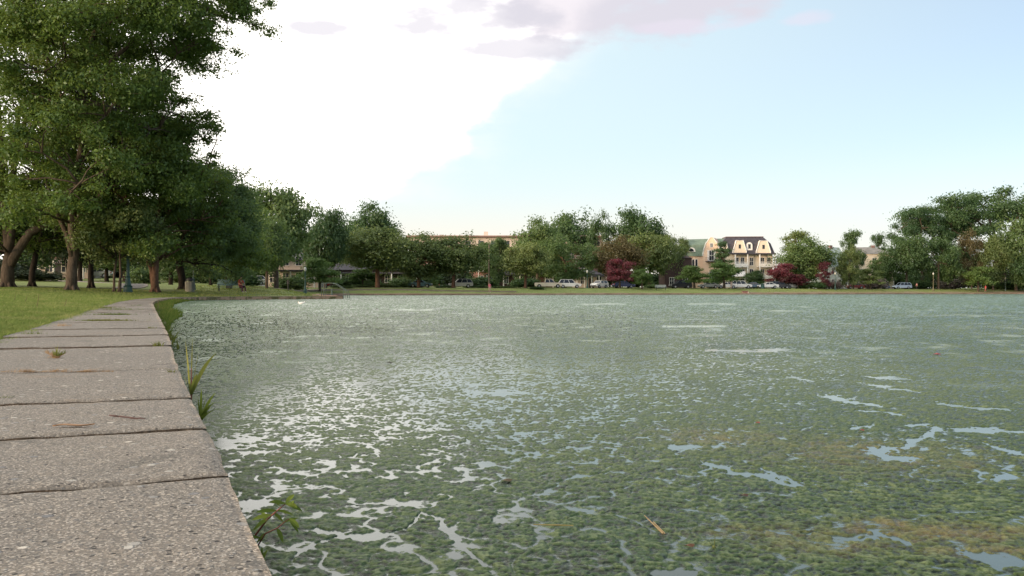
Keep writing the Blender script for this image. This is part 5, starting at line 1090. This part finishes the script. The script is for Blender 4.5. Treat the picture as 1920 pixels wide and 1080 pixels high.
# two toned weed on the slab
c = floorpt(106, 671); wd_ = empty('weed', c); tag(wd_, 'low weed with one green shoot and dry orange side shoots on a coping slab', 'weed'); r = np.random.default_rng(8)
blade_obj('green_shoot', np.stack([r.normal(0, .005, 26), r.normal(0, .006, 26), r.uniform(0, .022, 26)], 1), .036, .0035, r, gbr, wd_, lean=.6)
for sgn in (-1, 1):
    t = r.random(40); blade_obj('dry_shoot', np.stack([sgn*t*.045, r.normal(0, .008, 40), .004+t*.018], 1), .022, .003, r, gdry if sgn < 0 else gw, wd_, lean=1.1); 
    m = MB(); m.tube([(0, 0, 0), (sgn*.02, 0, .010), (sgn*.045, .002, .024)], [.0018, .0014, .0008], 5); m.build('stem', plain('weed_stem', (.35, .17, .08), .8), wd_)
blade_obj('basal_leaves', np.stack([r.normal(0, .014, 60), r.normal(0, .01, 60), np.zeros(60)], 1), .018, .003, r, gdry, wd_, lean=1.6)
# dry grass strand lying along the joint
r = np.random.default_rng(9); n = 430; t = r.random(n)*205; t = np.where(r.random(n) < .5, (np.round(t/52)*52+r.normal(0, 9, n)), t); t = np.clip(t, -60, 212); py = 697.5-.004*t; Dj = .3*FPX/(py-HOR); P = np.stack([(t-960)/FPX*Dj, Dj+r.normal(0, .004, n), np.full(n, .199)], 1)
V, F, lf = blades(P, .015*(.4+.9*np.abs(np.sin(t/23.))), .0016, r, lean=1.6, dirs=r.normal(0, .5, n)); V[:, 2] = np.maximum(V[:, 2], .199); me = mesh_np('dry_grass', V, F); fattr(me, 'leaf', lf); tag(link('dry_grass', me, gdry), 'straw coloured dried grass runner lying in a coping joint', 'dry grass')
r = np.random.default_rng(19)
# twig
a, b = floorpt(206, 779, .205), floorpt(273, 785, .205); m = MB(); pts = [a.lerp(b, i/8)+Vector((0, r.normal()*.0009, r.normal()*.0006+.0010*math.sin(i*.9))) for i in range(9)]; m.tube(pts, [.0016, .0024, .0019, .0022, .0018, .0024, .0018, .0017, .0008], 7); p = pts[2]; m.tube([p, p+Vector((-.006, -.006, .004))], [.0015, .0006], 5); p = pts[5]; m.tube([p, p+Vector((.005, .006, .003))], [.0013, .0005], 5)
tag(m.build('twig', plain('wet_twig', (.07, .032, .028), .7, .3, 60), smooth=True), 'thin dark brown twig lying on a coping slab', 'twig')
# withered leaf
c = floorpt(138, 800, .2015); bm_ = []; F = []; nn = 12; me = bpy.data.meshes.new('dry_leaf')
for i in range(nn+1):
    t = i/nn; w_ = .010*math.sin(math.pi*t**.8)+.0004; x = (t-.5)*.085; z = .002+.0016*math.sin(t*7); bm_ += [(x, -w_+.006*t, z+.003), (x, .006*t, z), (x, w_+.006*t, z+.0025)]
for i in range(nn): F += [(3*i, 3*i+3, 3*i+4, 3*i+1), (3*i+1, 3*i+4, 3*i+5, 3*i+2)]
me.from_pydata(bm_, [], F); o = link('dry_leaf', me, plain('tan_leaf', (.40, .23, .12), .8, .2, 30)); o.location = c; o.rotation_euler = (0, 0, .18); tag(o, 'flat tan withered leaf lying near a coping joint', 'leaf')
# reed like grass growing over the edge
def plant(name, label, base, leafs, mat, stems=(), cat='plant'):
    root = empty(name, base); tag(root, label, cat)
    for (tip, w, bowz) in leafs:
        tip = Vector(tip); V = []; F = []; n = 10; side = Vector((-tip.y, tip.x, 0)); side = side.normalized() if side.length > 1e-6 else Vector((1, 0, 0)); side = (side+Vector((.9, 0, .25))).normalized()
        for i in range(n+1):
            t = i/n; c = tip*t+Vector((0, 0, bowz*math.sin(math.pi*t))); ww = w*(math.sin(math.pi*min(1, .16+t*.84)))**.8*.5+.0002; V += [tuple(c-side*ww), tuple(c-Vector((0, 0, ww*.35))), tuple(c+side*ww)]
        for i in range(n): F += [(3*i, 3*i+3, 3*i+4, 3*i+1), (3*i+1, 3*i+4, 3*i+5, 3*i+2)]
        me = bpy.data.meshes.new('leaf'); me.from_pydata(V, [], F); fattr(me, 'leaf', np.full(len(V), random.random()*.9)); link('leaf', me, mat, root)
    for pts, rad in stems: MB().tube(pts, [rad*(1-.6*i/(len(pts)-1)) for i in range(len(pts))], 6).build('stem', plain('red_stem', (.20, .055, .035), .6), root, smooth=True)
    return root
def rel(px, py, D, b): return at(px, py, D)-b
D = 2.95; b = at(358, 742, D); plant('reed_grass', 'tall green blades of grass rising over the coping edge', b, [(rel(348, 640, D, b), .012, .005), (rel(361, 632, D+.05, b), .008, .0), (rel(405, 662, D-.03, b), .016, .018), (rel(398, 668, D+.02, b), .010, .02), (rel(352, 690, D, b), .014, .0), (rel(385, 690, D+.04, b), .015, .015), (rel(370, 700, D-.03, b), .014, .008), (rel(345, 705, D+.02, b), .010, .004), (rel(372, 660, D+.05, b), .007, .0)], gbr, [([Vector((0, 0, -.12)), Vector((.002, 0, .0)), rel(359, 690, D, b)], .0035)])
D = 2.66; b = at(376, 790, D); plant('reed_grass', 'short spreading grass tuft just below the tall blades on the coping edge', b, [(rel(404, 736, D, b), .013, .01), (rel(378, 728, D, b), .009, .0), (rel(408, 752, D, b), .010, .012), (rel(400, 770, D, b), .009, .010), (rel(371, 742, D, b), .010, .0), (rel(392, 762, D, b), .012, .006), (rel(386, 745, D+.03, b), .010, .004), (rel(410, 766, D-.03, b), .007, .008), (rel(384, 776, D-.04, b), .010, .004)], gbr, [([Vector((-.01, 0, -.12)), Vector((0, 0, 0))], .003)])
# willow leaved weed
D = 1.19; b = at(466, 1018, D); J1 = rel(500, 975, D, b); J2 = rel(536, 944, D, b); J3 = rel(520, 990, D-.02, b)
wdw = plant('leafy_weed', 'leafy weed with red stems leaning from the coping over the algae', b, [], gw, [([Vector((-.02, 0, -.03)), J1, rel(520, 957, D, b), J2], .0016), ([Vector((-.01, 0, -.04)), rel(498, 1000, D, b), J3, rel(542, 972, D, b)], .0013)])
def lf(p0, p1, w, D0=D):
    a = at(p0[0], p0[1], D0)-b; c = at(p1[0], p1[1], D0)-b+Vector((0, random.uniform(-.02, .02), 0)); V = []; F = []; n = 8; d_ = c-a; up = Vector((0, -.5, .8)); side = d_.cross(up).normalized()
    for i in range(n+1):
        t = i/n; q = a+d_*t+Vector((0, 0, -.006*t*t)); ww = w*.5*math.sin(math.pi*(.05+.93*t))**.8; V += [tuple(q-side*ww), tuple(q-up*ww*.3), tuple(q+side*ww)]
    for i in range(n): F += [(3*i, 3*i+3, 3*i+4, 3*i+1), (3*i+1, 3*i+4, 3*i+5, 3*i+2)]
    me = bpy.data.meshes.new('leaf'); me.from_pydata(V, [], F); fattr(me, 'leaf', np.full(len(V), random.random()*.9)); link('leaf', me, gw, wdw)
for a_ in [((536,944),(510,928),.008), ((520,957),(487,946),.008), ((528,950),(516,925),.007), ((536,944),(548,922),.007), ((536,944),(562,938),.008), ((536,944),(566,952),.008), ((520,957),(545,962),.008), ((510,965),(478,962),.008), ((505,970),(476,985),.008), ((500,976),(484,958),.006), ((542,972),(566,976),.007), ((542,972),(560,990),.006), ((520,990),(536,1004),.006), ((530,980),(556,966),.006), ((498,1000),(480,1012),.008), ((490,1008),(473,992),.007), ((514,962),(530,972),.007), ((546,940),(555,930),.006)]: lf(*a_)
D = 1.06; b2 = at(488, 1060, D); plant('leafy_weed', 'single drooping leaf spray low on the coping edge', b2, [(rel(502, 1030, D, b2), .007, .003), (rel(500, 1048, D, b2), .009, .002), (rel(492, 1024, D, b2), .005, .0)], gw, [([Vector((-.015, 0, -.03)), Vector((0, 0, 0))], .0012)], cat='weed')
# upright seed stalks in the lawn
for i, (px, py0, py1, D) in enumerate(((68, 582, 552, 16), (46, 568, 553, 20), (25, 566, 551, 21), (293, 578, 560, 19), (120, 575, 560, 18))):
    b = at(px, py0, D); b.z = gz(b.x, b.y) if sdist(np.array([b.x]), np.array([b.y]))[0] > 1 else .0; tp = at(px+5, py1, D); m = MB(); m.tube([b, b.lerp(tp, .5)+Vector((.01, 0, 0)), tp], [.006, .005, .003], 5); 
    rt = m.build('seed_stalk', plain('stalk', (.14, .10, .05), .8)); tag(rt, ['tall thin seed stalk with a bent top in the lawn', 'short seed stalk in the middle of the lawn', 'thin seed stalk farthest from the coping in the lawn', 'thin dark stalk at the waterside end of the near coping', 'small stalk in the lawn nearest the coping'][i], 'stalk')
# floating bits on the algae
def onw(px, py, z=.004): return floorpt(px, py, z)
a, b = onw(1208, 966, .012), onw(1243, 1000, .006); m = MB(); m.tube([a, a.lerp(b, .5), b], [.0008, .0014, .0018], 5); m.tube([onw(1225, 978, .014), b+Vector((.004, 0, 0))], .0010, 5); tag(m.build('dry_reed', plain('straw', (.42, .28, .13), .8)), 'short straw coloured reed stem floating on the algae', 'reed')
m = MB(); a, b = onw(1000, 983, .010), onw(1075, 985, .010); m.tube([a, a.lerp(b, .5), b], [.0012, .0018, .0014], 5); tag(m.build('dry_reed', plain('olive_straw', (.33, .26, .09), .8)), 'olive yellow stem with a reddish end lying flat on the algae', 'reed')
for (px, py, sz, col, lab) in ((1757, 664, .030, (.28, .06, .06), 'crimson leaf floating far out on the algae'), (1615, 806, .009, (.34, .06, .05), 'tiny dark red leaf among the open water slicks'), (1420, 792, .009, (.36, .08, .06), 'small red leaf fragment beside the ochre algae'), (1292, 1022, .010, (.16, .07, .03), 'brown bud floating between the straw reed and the tiny upright sprout'), (950, 900, .014, (.12, .09, .04), 'brown leaf scrap lying in the middle of the algae'), (1395, 928, .010, (.10, .05, .03), 'dark seed pod on the algae below the open slicks'), (730, 680, .022, (.05, .045, .03), 'dark floating clump of debris in the middle distance')):
    c = onw(px, py, .008); m = MB(); pts = [(math.cos(t_)*sz*(1+.25*math.sin(3*t_)), math.sin(t_)*sz*.8, .002*math.sin(2*t_)) for t_ in np.arange(0, 6.2, .5)]; k = len(pts); m.add([tuple(c+Vector(p)) for p in pts]+[tuple(c+Vector((0, 0, sz*.35))), tuple(c-Vector((0, 0, sz*.1)))], [(i, (i+1) % k, k) for i in range(k)]+[((i+1) % k, i, k+1) for i in range(k)]); tag(m.build('floating_leaf', plain('leaf_scrap', col, .7)), lab, 'leaf')
a = onw(1338, 1030, .0); m = MB(); m.tube([a, a+Vector((.003, 0, .03))], [.0012, .0005], 5); m.tube([a+Vector((0, 0, .004)), a+Vector((-.010, 0, .016))], [.001, .0004], 5); m.ball(a+Vector((0, 0, .005)), .004, 8, 5); tag(m.build('sprout', plain('sprout_green', (.16, .17, .04), .7)), 'tiny upright sprout poking out of the algae', 'sprout')
# ducks far out
for i, (px, lab) in enumerate(((567, 'first of two small white ducks resting on the far algae'), (574, 'second of two small white ducks resting on the far algae'))):
    D = 38; x = atx(px, D); dk = empty('duck', (x, D-i*1.0, 0), .4+i*2.4); dk.scale = (.7, .7, .7); tag(dk, lab, 'duck', 'pair of white ducks'); m = MB(); m.ball((0, 0, .045), (.13, .065, .06), 12, 8); m.ball((.12, 0, .075), (.05, .035, .035), 8, 6); m.ball((.13, 0, .12), (.035, .027, .028), 8, 6); m.tube([(.11, 0, .06), (.135, 0, .12)], [.03, .02], 8); m.tube([(-.10, 0, .06), (-.17, 0, .085)], [.035, .01], 8); m.build('body', white, dk, smooth=True); MB().tube([(.155, 0, .118), (.195, 0, .112)], [.012, .008], 6).build('bill', plain('orange_bill', (.6, .28, .05), .5), dk)

# scruffy joints: small weeds sprouting where slabs meet, each on its own joint
r = np.random.default_rng(77)
for i, (px, py, n_, h_, sp_) in enumerate(((296, 648, 40, .03, .02), (60, 627, 50, .03, .05), (285, 615, 26, .022, .03), (150, 560, 60, .05, .12), (255, 573, 60, .03, .10), (12, 747, 16, .014, .012), (322, 697, 16, .018, .010))):
    tuft('joint_weed', ['short grass sprig at the waterside end of the strong dark joint', 'sparse grass in the joint nearest the lawn corner', 'small sprig at the waterside end of a far joint', 'tall lawn grass hanging over the far coping', 'greenish grass line across the far coping', 'tiny sprig in the joint behind the twig', 'tiny sprig where the straw filled joint meets the pond edge'][i], px, py, .2, n_, h_, .004 if py > 600 else .008, sp_, gw, 1.1, seed=40+i)
